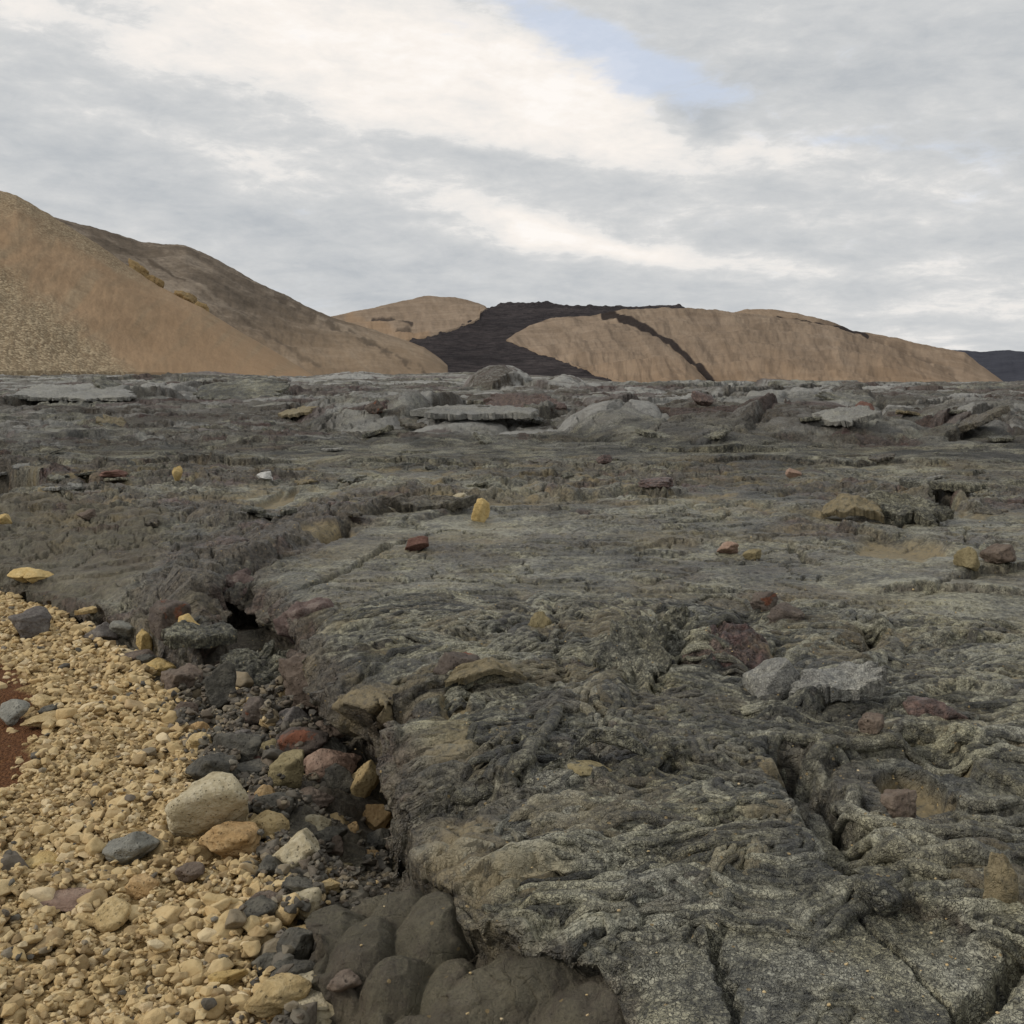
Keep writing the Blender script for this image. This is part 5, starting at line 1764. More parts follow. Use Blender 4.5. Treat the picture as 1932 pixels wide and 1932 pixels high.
def slab_shape(seed, L, W, T, bend=0.0, rope=.012, lam=.07, jag=.16, n=64):
    """a plate of broken lava crust: ropy top, torn edge, flat broken underside"""
    rg = np.random.default_rng(seed)
    m = n // 2
    ang = np.linspace(0, 2 * np.pi, 4 * n, endpoint=False)
    ko = np.sign(np.cos(ang)) * np.abs(np.cos(ang)) ** .75, np.sign(np.sin(ang)) * np.abs(np.sin(ang)) ** .75
    ed = 1 + 1.3 * jag * fbm(np.cos(ang) * 1.5 + seed % 31, np.sin(ang) * 1.5, seed, 6, .68)
    ox_, oy_ = ko[0] * ed, ko[1] * ed
    rr = np.linspace(0, 1, m) ** .8
    pts, lay = [], []
    X = rr[:, None] * ox_[None] * L / 2
    Y = rr[:, None] * oy_[None] * W / 2
    xf, yf = X.ravel(), Y.ravel()
    ph = (yf + .35 * xf + .05 * fbm(xf / .12, yf / .12, seed + 3, 3)) / lam
    top = rope * (np.abs(np.sin(ph * 3.1416)) ** .6 - .5) + .10 * T * fbm(xf / .15, yf / .15, seed + 5, 4) * 2
    rim = sstep(1.0, .90, np.repeat(rr, len(ang)))
    bz = bend * ((xf / (L / 2)) ** 2 * -1 + .35) + .25 * bend * fbm(xf / L * 2, yf / W * 2, seed + 8, 2)
    ztop = bz + T / 2 * (.86 + .14 * rim) + top * (.5 + .5 * rim) + .35 * T * fbm(xf / (L * .3), yf / (L * .3), seed + 15, 3)
    zbot = bz - T / 2 * (.80 + .20 * rim) + .22 * T * fbm(xf / .09, yf / .09, seed + 9, 4)
    nA = len(ang)
    tv = np.stack([xf, yf, ztop], -1)
    bv = np.stack([xf, yf, zbot], -1)
    # torn side wall, one extra ring halfway down
    sd_ = fbm(np.cos(ang) * 9, np.sin(ang) * 9, seed + 21, 3)
    mid = (tv[-nA:] + bv[-nA:]) / 2
    mid[:, :2] *= (1 + .03 * sd_)[:, None]
    v = np.concatenate([tv, bv, mid])
    fs = []
    i = np.arange(m - 1)[:, None] * nA
    j = np.arange(nA)[None, :]
    j2 = (j + 1) % nA
    q = np.stack([np.broadcast_to(i + j, (m - 1, nA)), i + nA + j, i + nA + j2, i + j2], -1).reshape(-1, 4)
    fs.append(q)
    fs.append(q[:, ::-1] + m * nA)
    jj = np.arange(nA)
    jn = (jj + 1) % nA
    t0, b0, m0 = (m - 1) * nA, m * nA + (m - 1) * nA, 2 * m * nA
    fs.append(np.stack([t0 + jj, m0 + jj, m0 + jn, t0 + jn], -1))
    fs.append(np.stack([m0 + jj, b0 + jj, b0 + jn, m0 + jn], -1))
    return v, np.concatenate(fs)


def n_seg(kw):
    return kw.get('n', 64)


def slab(px, py, w, mat, label, aspect=.6, T=.06, yaw=0.0, pitch=0.0, roll=0.0, lift=0.0, name='lava_slab', cat='lava slab', bend=0.0, seed=None,
         group=None, **kw):
    """a loose plate of crust: photo position of its middle, its width there; pitch tips its near edge down"""
    _rs[0] += 1
    seed = seed or _rs[0]
    x, y, g, dist = hit(px, py)
    L = w / FOC * dist
    v, f = slab_shape(seed, L, L * aspect, T, bend, **kw)
    me = mesh_np(name, v, f)
    sm = np.ones(len(f), bool)
    sm[-8 * n_seg(kw):] = False
    me.polygons.foreach_set('use_smooth', sm)
    o = link(name, me, mat, None, label, cat, group)
    o['kind'] = 'thing'
    vd = -math.atan2(x, y)
    o.rotation_euler = (Matrix.Rotation(vd + yaw, 3, 'Z') @ Matrix.Rotation(pitch, 3, 'X') @ Matrix.Rotation(roll, 3, 'Y')).to_euler()
    o.location = (x, y, g + lift)
    if gx0 < x < gx1 and gy0 < y < gy1:
        hm_add(x, y, g + lift, L * .45, L * aspect * .45, T / 2, vd + yaw)
    EXCLUDE.append((x, y, L * .3))
    return o


B = 'boulder'
# scoria masses of the torn lava edge first, then rubble, then the tan boulders
rock(590, 1262, 130, 100, M['maroon'], 'dark maroon scoria mass jutting under the torn lava lip', cat='scoria', name='scoria_block', rough=.16, fine=.06, lump=.22)
rock(545, 1215, 130, 70, M['slab_brown'], 'brown pitted scoria mass under the lava lip above the dark hollow', cat='scoria', name='scoria_block', rough=.16, fine=.06, lump=.2)
rock(450, 1182, 90, 62, M['maroon'], 'dark purple scoria lump at the head of the dark hollow', cat='scoria', name='scoria_block', rough=.16, fine=.06, lump=.2)
rock(595, 1370, 130, 130, M['brown'], 'rough brown scoria mass behind the tilted grey slab', cat='scoria', name='scoria_block', rough=.14, fine=.05, lump=.2)
slab(482, 1312, 165, M['slab'], 'tilted dark grey ropy slab leaning in the rubble below the lava lip', aspect=.62, T=.075, yaw=.55, pitch=.55, roll=-.25, lift=.10, rope=.016, lam=.05, jag=.3)
slab(375, 1216, 120, M['slab'], 'flat grey slab under the two bright yellow stones', aspect=.6, T=.07, yaw=.3, pitch=.15, roll=.1, lift=.03)
rock(326, 1250, 75, 70, M['redstain'], 'grey slab with a dark red face beside the yellow stones', cat='rock', rough=.08)
rock(390, 1262, 80, 66, M['brown'], 'rough brown grey block below the two bright yellow stones', rough=.12, fine=.05)
rock(365, 1172, 46, 30, M['yellow'], 'yellow stone resting against the brown crust above its bright twin', 'stone', 'stone')
rock(362, 1207, 46, 40, M['yellow'], 'bright yellow angular stone on the flat grey slab', 'stone', 'stone', cuts=9)
rock(409, 1168, 24, 20, M['yellow'], 'small yellow stone tucked at the foot of the narrow crevice', 'stone', 'stone')
rock(350, 1230, 16, 14, M['white'], 'tiny whitish stone beside the red faced slab', 'stone', 'stone')
rock(236, 1222, 58, 38, M['grey'], 'smooth grey domed stone with a yellow foot at the gravel edge', 'stone', 'stone')
rock(192, 1216, 62, 36, M['purple'], 'purple grey stone left of the grey domed stone', 'stone', 'stone')
rock(274, 1240, 30, 44, M['yellow'], 'upright yellow stone between grey dome and red faced slab', 'stone', 'stone')
rock(262, 1255, 62, 26, M['brown'], 'flat brown rock at the upper gravel edge', 'rock')
rock(302, 1286, 62, 36, M['yellow'], 'large bright yellow stone at the upper rubble edge', 'stone', 'stone')
rock(280, 1265, 40, 22, M['dark'], 'dark flat stone above the large bright yellow stone', 'stone', 'stone')
rock(62, 1216, 68, 56, M['purple'], 'purple grey pitted block alone on the yellow gravel', B, B, seed=2207, sink=.1)
rock(30, 1374, 50, 44, M['grey'], 'blue grey stone at the edge of the brown dirt', 'stone', 'stone')
rock(76, 1342, 46, 24, M['tan'], 'rounded tan stone just above the brown dirt edge', 'stone', 'stone')
rock(96, 1352, 34, 20, M['dark'], 'dark little stone beside the rounded tan stone', 'stone', 'stone')
rock(84, 1384, 72, 30, M['tan'], 'long flat tan stone at the right edge of the brown dirt', 'stone', 'stone')
rock(45, 1108, 56, 30, M['yellow'], 'yellow stone at the top of the gravel, left one of two', 'stone', 'stone')
rock(74, 1112, 50, 26, M['yellow'], 'yellow stone at the top of the gravel under the grey crust', 'stone', 'stone')
slab(178, 1165, 66, M['tan'], 'long thin tan sliver lying on the upper gravel edge', aspect=.22, T=.03, yaw=.5, lift=.03, rope=.002)
# rubble along the lava edge
rock(410, 1290, 50, 46, M['brown'], 'brown grey rubble block left of the tilted slab', rough=.12)
rock(345, 1320, 70, 50, M['brown'], 'low brown rubble rock bordering the gravel', rough=.12)
rock(340, 1372, 56, 44, M['brown'], 'warm brown block at the gravel edge left of the rubble', rough=.1)
rock(418, 1358, 60, 90, M['dark'], 'upright dark rubble rock under the tilted slab', rough=.12)
rock(372, 1395, 48, 36, M['orange'], 'orange tan stone among dark rubble and gravel', 'stone', 'stone')
rock(376, 1425, 44, 36, M['tan'], 'tan pitted stone below the orange tan stone', 'stone', 'stone')
rock(484, 1375, 58, 50, M['redstain'], 'red flecked rock under the tilted grey slab', rough=.1)
rock(556, 1398, 80, 56, M['purple'], 'pale grey spiky block beneath the brown scoria mass', rough=.12, fine=.05)
rock(620, 1405, 60, 40, M['brown'], 'small brown block right of the pale grey spiky block', rough=.12)
rock(450, 1420, 70, 40, M['purple'], 'mauve grey rock above the black glossy rock', rough=.1)
rock(510, 1440, 50, 36, M['olive'], 'olive rock in the middle of the dark rubble', rough=.1)
rock(455, 1460, 90, 70, M['dark'], 'black ridged rock left of the red topped rock', rough=.14, fine=.05)
rock(566, 1454, 118, 62, M['redstain'], 'wide dark rock with an orange red rusty side', B, B, rough=.1)
rock(630, 1455, 50, 40, M['dark'], 'dark stone at the left rim of the black hollow')
rock(472, 1492, 84, 40, M['dark'], 'black rock carrying the red topped rock', rough=.12)
rock(478, 1466, 72, 36, M['red'], 'brick red topped rock in the dark rubble', rough=.08, sink=.05)
rock(540, 1508, 80, 76, M['olive'], 'grey brown angular block left of the pink slab', B, B, cuts=12, rough=.08)
rock(632, 1508, 118, 66, M['pink'], 'long pinkish orange slab rock at the rim of the hollow', B, B, seed=3311, rot=.35, depth=.5, cuts=10)
rock(634, 1530, 72, 66, M['dark'], 'dark grey angular rock leaning on the pink slab', B, B, depth=.6, cuts=11)
rock(690, 1538, 62, 76, M['tan'], 'yellow tan block leaning at the black hollow', B, B, seed=3405, cuts=9, rot=.4, depth=.55)
rock(404, 1512, 92, 72, M['dark'], 'black rounded rock above the biggest tan boulder', B, B)
rock(505, 1530, 44, 36, M['orange'], 'orange brown stone under the grey brown block', 'stone', 'stone')
rock(480, 1540, 30, 26, M['brown'], 'small brown stone beside the orange brown stone', 'stone', 'stone')
rock(655, 1560, 60, 34, M['olive'], 'low olive tan stone below the dark angular rock', 'stone', 'stone')
rock(590, 1555, 82, 58, M['brown'], 'rough brown grey rock right of the biggest boulder', rough=.14, fine=.05)
rock(520, 1565, 80, 54, M['dark'], 'dark blue grey flat rock behind the biggest tan boulder', depth=1.0)
rock(402, 1610, 156, 128, M['pale'], 'biggest pale tan boulder with crusty white patches', B, B, seed=4123, cuts=16, rough=.09, lump=.14)
rock(440, 1642, 112, 74, M['orange'], 'orange tan boulder in front of the biggest boulder', B, B, seed=4010)
rock(250, 1646, 94, 66, M['grey'], 'blue grey pointed rock on the yellow gravel', B, B, cuts=8, seed=4042)
rock(507, 1600, 76, 54, M['tan'], 'wedge shaped tan rock right of the biggest boulder', B, B, cuts=9)
rock(612, 1625, 92, 58, M['dark'], 'dark angular rock with an orange stone against it', B, B)
rock(657, 1612, 42, 50, M['orange'], 'orange stone leaning on the dark angular rock', 'stone', 'stone', cuts=9)
rock(710, 1578, 58, 48, M['orange'], 'orange brown rock near the lava corner', 'rock', cuts=10)
rock(760, 1580, 52, 60, M['dark'], 'dark upright rock at the mouth of the black hollow')
rock(715, 1625, 60, 46, M['dark'], 'black glossy stone left of the low mud sheets', 'stone', 'stone')
rock(565, 1668, 92, 82, M['pale'], 'pale tan knobbly boulder in two lumps', B, B, seed=4077, lump=.2)
rock(600, 1610, 58, 46, M['pale'], 'greyish pale lump behind the knobbly boulder')
rock(684, 1650, 54, 42, M['orange'], 'bright orange tan stone by the mud sheets', 'stone', 'stone')
rock(650, 1668, 50, 36, M['olive'], 'olive tan stone below the bright orange tan stone', 'stone', 'stone')
rock(630, 1645, 40, 44, M['brown'], 'brown stone between dark rubble and orange tan stone', 'stone', 'stone')
rock(515, 1668, 64, 44, M['dark'], 'dark greenish stone left of the knobbly boulder', 'stone', 'stone')
rock(570, 1718, 66, 50, M['dark'], 'dark rubble rock above the cream stone', rough=.12)
rock(618, 1700, 46, 34, M['tan'], 'flat tan stone touching the mud pillow top', 'stone', 'stone')
rock(566, 1760, 74, 64, M['pale'], 'cream rounded stone against the mud pillow', B, B, cuts=12)
rock(500, 1730, 60, 42, M['brown'], 'brown grey stone left of the dark rubble rock', 'stone', 'stone')
rock(485, 1755, 70, 46, M['dark'], 'dark thin rock among the lower gravel')
rock(575, 1785, 56, 34, M['tan'], 'tan stone under the cream rounded stone', 'stone', 'stone')
rock(560, 1830, 70, 74, M['dark'], 'black glossy rock with cream grains beside the pillow', B, B, rough=.1)
rock(515, 1855, 70, 56, M['dark'], 'dark greenish rock left of the black glossy rock')
rock(556, 1898, 92, 56, M['dark'], 'black angular block near the bottom edge', B, B, cuts=9)
rock(650, 1915, 60, 40, M['brown'], 'brown rounded rock at the foot of the pillows')
rock(590, 1955, 150, 74, M['pale'], 'big cream boulder cut by the bottom edge', B, B, lump=.14)
rock(520, 1945, 110, 66, M['tan'], 'tan boulder at the bottom edge left of the cream one', B, B)
rock(430, 1870, 72, 34, M['yellow'], 'long golden stone in the lower gravel', 'stone', 'stone', depth=.5)
rock(215, 1766, 62, 50, M['tan'], 'tan block standing in the lower gravel', 'stone', 'stone', cuts=9)
rock(268, 1706, 60, 40, M['orange'], 'orange tan stone above the standing tan block', 'stone', 'stone')
rock(125, 1735, 96, 32, M['pink'], 'wide flat pinkish tan rock in the left gravel', 'rock')
rock(84, 1645, 70, 26, M['yellow'], 'long yellow stone in the left gravel', 'stone', 'stone')
rock(360, 1680, 50, 40, M['brown'], 'brown speckled stone under the orange tan boulder', 'stone', 'stone')
# rocks lying on the lava
rock(908, 992, 40, 46, M['yellow'], 'bright yellow oblong stone standing on the grey lava', 'stone', 'stone', seed=5001, cuts=9, tilt=.35, depth=.6)
rock(868, 952, 36, 22, M['pale'], 'pale stone just left of the bright oblong stone', 'stone', 'stone')
rock(786, 1047, 50, 32, M['red'], 'red brown block on smooth lava below the yellow stone', cuts=9)
rock(335, 914, 18, 27, M['yellow'], 'small upright yellow stone in the left lava rubble', 'stone', 'stone')
rock(500, 912, 30, 18, M['white'], 'whitish curled stone on the left lava rubble', 'stone', 'stone')
rock(6, 992, 30, 20, M['yellow'], 'yellow stone on the grey slope at the left edge', 'stone', 'stone')
rock(165, 985, 34, 18, M['brown'], 'brown rock on the smooth grey slope', rough=.12)
rock(215, 912, 50, 16, M['red'], 'rust red plate beside the left hollow', depth=.9)
rock(1373, 1050, 48, 28, M['pink'], 'pinkish brown block on the flat lava', cuts=9)
rock(1418, 1062, 34, 22, M['olive'], 'olive block right of the pinkish brown block', cuts=9)
rock(1496, 904, 30, 18, M['pink'], 'pale pink block in the middle of the rough lava', cuts=8)
rock(1238, 924, 70, 22, M['slab_red'], 'dark red jagged rock on the rough lava', rough=.14, fine=.05)
rock(1631, 794, 34, 30, M['red'], 'tall rust brown block standing among far plates', cuts=8)
rock(1326, 770, 40, 30, M['slab_red'], 'dark rusty block on the far plates below the ribboned hill', rough=.12)
rock(1742, 722, 16, 12, M['olive'], 'small olive lump on the far lava edge')
rock(1140, 877, 30, 20, M['slab_red'], 'dark red lump in the middle distance', rough=.12)
rock(708, 785, 36, 26, M['redstain'], 'rusty orange clump on a far grey mound', rough=.14)
rock(1472, 1330, 128, 92, M['slab_pale'], 'grey crackled block leaning beside the maroon dome', 'lava_block', 'lava block', seed=6155, cuts=8, soft=.02, rot=.2, depth=.75, sink=.7)
rock(1482, 1186, 66, 38, M['redstain'], 'orange rusty rock at the upper right of the maroon dome', rough=.1, sink=.6)
rock(1440, 1170, 50, 44, M['redstain'], 'dark rusty rock on the shoulder of the maroon dome', rough=.1)
slab(1578, 1318, 170, M['slab_pale'], 'long crackled plate right of the grey crackled block', aspect=.42, T=.07, yaw=.5, pitch=.25, roll=-.2, lift=.06, rope=.004, jag=.2)
slab(1196, 1262, 118, M['slab'], 'upright crackled plate left of the maroon dome', aspect=1.5, T=.10, yaw=-.15, pitch=.45, roll=.05, lift=.05, rope=.006, jag=.2)
slab(1272, 1230, 60, M['slab'], 'narrow dark ropy plate between crackled plate and maroon dome', aspect=2.4, T=.06, yaw=-.35, pitch=.5, roll=.3, lift=.06, rope=.014, lam=.03)
rock(1018, 1200, 50, 40, M['olive'], 'upright olive tan lava tooth', cuts=9, depth=.6, sink=.7)
rock(868, 1288, 90, 46, M['redstain'], 'rust flecked grey lump in the swirled lava', rough=.1, sink=.9)
slab(915, 1300, 140, M['slab_tan'], 'curved dusty crust lip beside the rust flecked lump', aspect=.3, T=.03, yaw=.35, pitch=.3, lift=.06, bend=.05)
rock(1113, 1482, 84, 34, M['olive'], 'olive lens shaped stone under a small crust arch', cuts=14)
slab(1150, 1452, 150, M['slab'], 'small crust arch over the olive stone', aspect=.3, T=.035, yaw=.1, pitch=-.2, lift=.07, bend=.07)
rock(1692, 1552, 62, 58, M['brown'], 'round brown rock in the hollow of the big folds', cuts=14, rough=.12)
rock(1643, 1398, 46, 46, M['brown'], 'brown notched rock above the big folds', cuts=9, rough=.12)
rock(1772, 1378, 116, 52, M['slab_red'], 'red brown crumbly mass above the hollow', rough=.14, fine=.05, sink=.8)
rock(1886, 1725, 58, 74, M['slab_tan'], 'upright dusty lava tooth at the right edge', seed=6260, cuts=9, depth=.7, rough=.14, lump=.2, sink=1.0)
rock(1648, 1735, 90, 62, M['slab'], 'broken rope piece lying on the smooth crackled sheet', 'lava_block', 'lava block', rot=-.6, depth=.5)
rock(1656, 1668, 88, 46, M['slab'], 'jagged grey lump under the big folds', 'lava_block', 'lava block', rough=.14)
# shells, ledges and plates of crust
slab(800, 962, 130, M['slab_brown'], 'brown crumbled plate left of the pale stones', aspect=.4, T=.09, yaw=.1, pitch=.2, lift=.05, jag=.35)
slab(1610, 982, 100, M['slab_tan'], 'arched tan shell beside the dark hole at right', aspect=.40, T=.08, yaw=-.15, pitch=.5, lift=.10, bend=.08, rope=.008)
slab(1712, 985, 130, M['slab'], 'grey shell right of the dark hole', aspect=.55, T=.09, yaw=-.4, pitch=.35, roll=.2, lift=.08, jag=.3)
slab(1775, 942, 120, M['slab'], 'roof plate of the small cave at right', aspect=.4, T=.07, yaw=-.25, pitch=.1, lift=.14)
rock(1822, 1090, 44, 40, M['olive'], 'olive block with a shadowed left side', cuts=8)
rock(1880, 1082, 60, 36, M['brown'], 'brown lump at the right edge of the flat lava', rough=.12)
slab(895, 782, 200, M['slab_pale'], 'long pale slab with a reddish broken side', aspect=.8, T=.14, yaw=-.05, pitch=.05, lift=.03, rope=.012, jag=.2)
slab(985, 765, 120, M['slab_red'], 'reddish tilted slab behind the long pale slab', aspect=.8, T=.14, yaw=.1, pitch=.35, lift=.03, jag=.25)
slab(1838, 818, 110, M['slab_brown'], 'dark tilted slab propped up at the far right', aspect=.7, T=.12, yaw=.5, pitch=-.15, roll=-.4, lift=.22)
slab(1590, 800, 110, M['slab_pale'], 'upturned grey plate left of the rust brown block', aspect=.7, T=.11, yaw=-.7, pitch=.3, lift=.12)
slab(150, 752, 190, M['slab_pale'], 'pale broad plate at the far left', aspect=.9, T=.14, pitch=.12, lift=.04)
slab(460, 745, 150, M['slab'], 'dark tilted plate right of the whitish plate', aspect=.8, T=.13, yaw=-.3, pitch=.3, lift=.15)

# loose plates strewn over the lava field
rgp = np.random.default_rng(77)
for i in range(44):
    far = i % 3 == 0
    for _ in range(40):
        px = rgp.uniform(-20, 1950)
        py = rgp.uniform(728, 850) if far else rgp.uniform(850, 1000)
        if all(abs(px - q[0]) > 60 or abs(py - q[1]) > 16 for q in [(908, 980), (335, 905), (786, 1040), (500, 905), (1373, 1045), (1690, 1040), (1496, 900), (895, 780)]):
            break
    w = rgp.uniform(26, 64) * (1.0 if far else .8)
    mt = rgp.choice(['slab', 'slab', 'slab', 'slab_brown', 'slab_pale', 'slab_tan', 'slab'])
    slab(px, py, w, M[mt], 'broken crust plate lying loose on the rough lava field', aspect=rgp.uniform(.5, 1.0), T=rgp.uniform(.018, .035) * (2.6 if far else 1),
         yaw=rgp.uniform(-.8, .8), pitch=rgp.uniform(-.15, .5), roll=rgp.uniform(-.3, .3), rope=.006, lift=rgp.uniform(-.01, .02) * (2 if far else 1), jag=rgp.uniform(.18, .35),
         group='loose crust plates on the lava field', seed=9000 + i, n=32)

# ochre outcrops on the crest of the front scree slope
def on_hill(px, py, ho):
    me = ho.data
    co = np.empty(len(me.vertices) * 3, F32)
    me.vertices.foreach_get('co', co)
    co = co.reshape(-1, 3)
    d = ray(px, py)
    v = co - np.array([0, 0, EYE])
    v /= np.linalg.norm(v, axis=1)[:, None]
    return co[int(np.argmax(v @ d))]


front = bpy.data.objects['hill']
for i, (px, py, w, h, lab) in enumerate([(268, 512, 58, 20, 'ochre rock outcrop on the slope crest, the upper one'), (300, 527, 40, 16, 'ochre rock outcrop right below the upper one'),
                                         (358, 560, 56, 18, 'ochre rock outcrop on the slope crest, the lower one'), (388, 572, 30, 12, 'small ochre outcrop at the lower end of the crest rocks')]):
    c = on_hill(px, py, front)
    dist = float(np.linalg.norm(c))
    p, f = rock_shape(7000 + i, 5, 16, rough=.16, fine=.07, lump=.25)
    W, H = w / FOC * dist, h / FOC * dist
    p = p * np.array([W / 2, W * .35, H * .75]) @ np.array(Matrix.Rotation(.5, 3, 'Y')).T
    o = link('rock_outcrop', mesh_np('rock_outcrop', p, None, f), None, None, lab, 'rock outcrop')
    o['kind'] = 'thing'
    if i == 0:
        M['ochre'] = rock_material('ochre_outcrop', (.13, .085, .035), (.25, .17, .075), (.36, .26, .13), grain=.012)
    o.data.materials.append(M['ochre'])
    o.location = tuple(c)

# ------------------------------------------------------------------ gravel, stone by stone
VAR_HI, VAR_LO = [], []


def hull_stone(seed, npts, bev):
    """an angular pebble: convex hull of scattered points with chipped edges"""
    rg = np.random.default_rng(seed)
    bm = bmesh.new()
    for _ in range(npts):
        d = rg.normal(size=3)
        d /= np.linalg.norm(d)
        bm.verts.new(d * rg.uniform(.82, 1.0))
    r = bmesh.ops.convex_hull(bm, input=bm.verts[:])
    bmesh.ops.delete(bm, geom=[v for v in bm.verts if not v.link_faces], context='VERTS')
    bmesh.ops.dissolve_limit(bm, angle_limit=.30, verts=bm.verts[:], edges=bm.edges[:])
    if bev:
        bmesh.ops.bevel(bm, geom=bm.edges[:], offset=bev, segments=2, profile=.6, affect='EDGES')
    bmesh.ops.triangulate(bm, faces=bm.faces[:])
    bm.verts.ensure_lookup_table()
    bm.verts.index_update()
    v = np.array([q_.co[:] for q_ in bm.verts])
    f = np.array([[q_.index for q_ in p_.verts] for p_ in bm.faces])
    bm.free()
    lo, hi = v.min(0), v.max(0)
    return (v - (lo + hi) / 2) / ((hi - lo) / 2), f


for i in range(20):
    VAR_HI.append(rock_shape(300 + i, 4, 11, soft=.014, rough=.035, lump=.05, fine=.014))
for i in range(30):
    VAR_LO.append(hull_stone(400 + i, 16, .07))
HI_ME = {}


def hi_mesh(i, kind):
    if (i, kind) not in HI_ME:
        p, f = VAR_HI[i]
        me = mesh_np('stone', p, None, f)
        me.materials.append(M['stone' if kind == 'y' else 'dstone'])
        HI_ME[(i, kind)] = me
    return HI_ME[(i, kind)]


def scatter():
    rg = np.random.default_rng(5)
    out = []
    RUB = [tuple(G(a, b, 0.05)) for a, b in [(300, 1260), (360, 1240), (460, 1240), (540, 1270), (600, 1360), (640, 1420), (720, 1480), (790, 1570), (740, 1640), (680, 1680), (600, 1720),
                                             (575, 1780), (570, 1860), (620, 1930), (640, 2010), (500, 2010), (480, 1880), (520, 1800), (520, 1700), (480, 1620), (420, 1540), (385, 1470), (350, 1390)]]
    PITA = np.array(PIT)
    for (n, lo, hi, mu, sg) in [(800, .062, .115, .078, .22), (3600, .038, .070, .048, .22), (9000, .020, .038, .027, .25), (9000, .010, .021, .015, .25)]:
        xs = rg.uniform(gx0 + .1, gx1 - .1, n * 9).astype(F32)
        ys = rg.uniform(1.75, gy1 - .4, n * 9).astype(F32)
        ok = np.abs(np.arctan2(xs, ys)) < R(33)
        xs, ys = xs[ok], ys[ok]
        gs = sdf(xs, ys, GRAVEL)[0]
        rs = sdf(xs, ys, RUB)[0]
        ps = sdf(xs, ys, PIT)[0]
        ds = sdf(xs, ys, DIRT)[0]
        fy = sstep(.10, -.10, gs + .05 * fbm(xs / .3, ys / .3, 601, 2))
        fr = sstep(.05, -.08, rs)
        near_big = sstep(3.6, 2.6, np.hypot(xs, ys)) * sstep(-1.2, -.5, xs) + .6 * sstep(.35, .1, np.abs(gs))
        if lo > .05:
            fy = fy * np.clip(.14 + .80 * near_big, 0, 1)
        elif lo > .03:
            fy = fy * (.75 + .25 * near_big)
        if lo < .015:
            far = sstep(5.5, 4.0, np.hypot(xs, ys))
            fy, fr = fy * far, fr * far
        fy = fy * (1 - .96 * sstep(.08, -.06, ds + .08 * fbm(xs / .2, ys / .2, 603, 3)))
        pr = np.maximum(fy, fr * .9) * (ps < -.03)
        keep = rg.uniform(0, 1, len(xs)) < pr
        xs, ys, fy, fr, gs = xs[keep][:n], ys[keep][:n], fy[keep][:n], fr[keep][:n], gs[keep][:n]
        for x, y, a, b, g_ in zip(xs, ys, fy, fr, gs):
            s = float(np.clip(mu * math.exp(rg.normal() * sg), lo, hi * 1.15)) / 2
            if any((x - q[0]) ** 2 + (y - q[1]) ** 2 < (q[2]) ** 2 for q in EXCLUDE):
                continue
            pd = b / (a + b + 1e-3)
            dark = rg.uniform() < (pd * .92 if b > .05 else .02)
            hx, hy, hz = s * rg.uniform(.85, 1.3), s * rg.uniform(.75, 1.0), s * rg.uniform(.48, .72)
            g0 = hm_get(x, y, s, .35)
            if g0 is None:
                continue
            base = bed_z(x, y)
            if g0 > base + (.12 if dark else .035):
                continue
            zc = g0 + hz * .42
            Mx = rand_rot(rg, .30)
            yaw = math.atan2(Mx[1, 0], Mx[0, 0])
            hm_add(x, y, zc, hx, hy, hz, yaw)
            dist = math.sqrt(x * x + y * y + EYE * EYE)
            out.append((s / dist, x, y, zc, hx, hy, hz, Mx, dark))
    return out


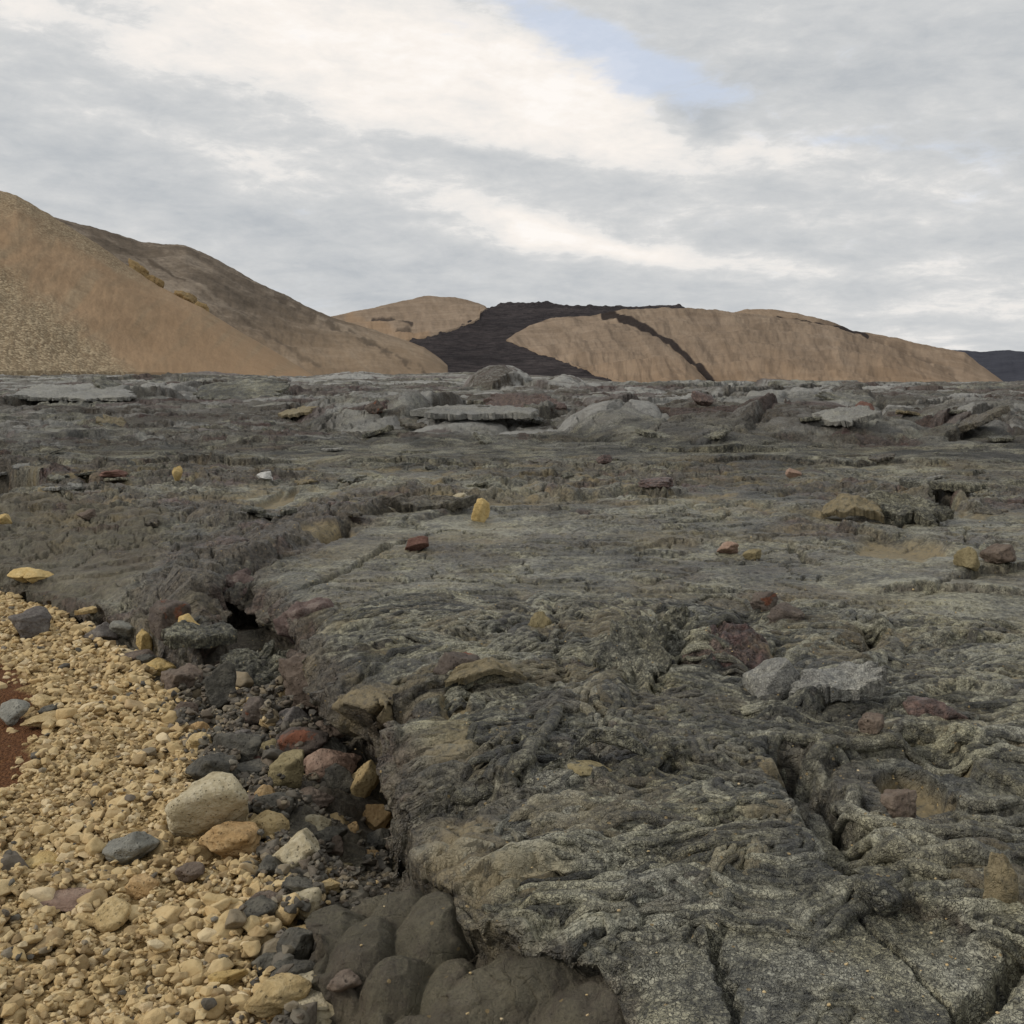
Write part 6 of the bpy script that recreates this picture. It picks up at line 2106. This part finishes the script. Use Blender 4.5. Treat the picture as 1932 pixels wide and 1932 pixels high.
stones = scatter()
vis = []
for q in stones:
    s_, x, y, zc = q[:4]
    d = np.array([x, y, zc - EYE])
    f_ = d @ np.array([0, math.cos(PITCH), -math.sin(PITCH)])
    up = d @ np.array([0, math.sin(PITCH), math.cos(PITCH)])
    vis.append(abs(d[0] / f_) < .49 and abs(up / f_) < .49)
order = sorted(range(len(stones)), key=lambda i: -stones[i][0] * (1 if vis[i] else .01))
big_y = [i for i in order if not stones[i][8]][:180]
big_d = [i for i in order if stones[i][8]][:70]
chosen = set(big_y + big_d)
rgo = np.random.default_rng(3)
for i in big_y + big_d:
    s_, x, y, zc, hx, hy, hz, Mx, dark = stones[i]
    o = bpy.data.objects.new('stone', hi_mesh(int(rgo.integers(20)), 'd' if dark else 'y'))
    COL.objects.link(o)
    mw = Matrix(Mx.tolist()).to_4x4() @ Matrix.Diagonal((hx, hy, hz, 1))
    mw.translation = (x, y, zc)
    o.matrix_world = mw
    o['kind'] = 'thing'
    o['category'] = 'stone'
    o['label'] = 'small dark lava stone in the rubble along the lava edge' if dark else 'small yellow tan stone lying in the gravel bed'
    o['group'] = 'dark stones in the rubble' if dark else 'yellow stones in the gravel'


def fill(name, idx, mat, label):
    rg = np.random.default_rng(9)
    V, Fc, Tn = [], [], []
    base = 0
    for i in idx:
        s_, x, y, zc, hx, hy, hz, Mx, dark = stones[i]
        p, f = VAR_LO[int(rg.integers(30))]
        v = (p * np.array([hx, hy, hz])) @ Mx.T + np.array([x, y, zc])
        V.append(v)
        Fc.append(f + base)
        base += len(v)
        Tn.append(np.full(len(v), rg.uniform()))
    me = mesh_np(name, np.concatenate(V), None, np.concatenate(Fc), smooth=False)
    t = np.concatenate(Tn)
    put_attr(me, 'tone', np.stack([t, t, t, np.ones_like(t)], -1))
    link(name, me, mat, 'stuff', label, None)


fill('gravel', [i for i in range(len(stones)) if i not in chosen and not stones[i][8]], M['stone_fill'], 'yellow gravel of small stones filling the bed')
fill('rubble', [i for i in range(len(stones)) if i not in chosen and stones[i][8]], M['dstone_fill'], 'dark lava rubble of small stones')
print('stones', len(stones))

# stray tephra grains lying on the lava
def grains():
    rg = np.random.default_rng(31)
    V, Fc, Tn = [], [], []
    base = 0
    for k in range(230):
        px, py = rg.uniform(420, 1932), rg.uniform(960, 1932) ** 1.0
        x, y, g, dist = hit(px, py)
        s = rg.uniform(.0018, .0045) * (1 if rg.uniform() < .93 else 1.7)
        p, f = VAR_LO[int(rg.integers(30))]
        v = p * s * np.array([1.1, .9, .7]) + np.array([x, y, g + s * .4])
        V.append(v)
        Fc.append(f + base)
        base += len(v)
        Tn.append(np.full(len(v), rg.uniform(.3, 1)))
    me = mesh_np('pebbles', np.concatenate(V), None, np.concatenate(Fc))
    t = np.concatenate(Tn)
    put_attr(me, 'tone', np.stack([t, t, t, np.ones_like(t)], -1))
    link('pebbles', me, M['stone_fill'], 'stuff', 'stray yellow tephra grains on the lava')


grains()
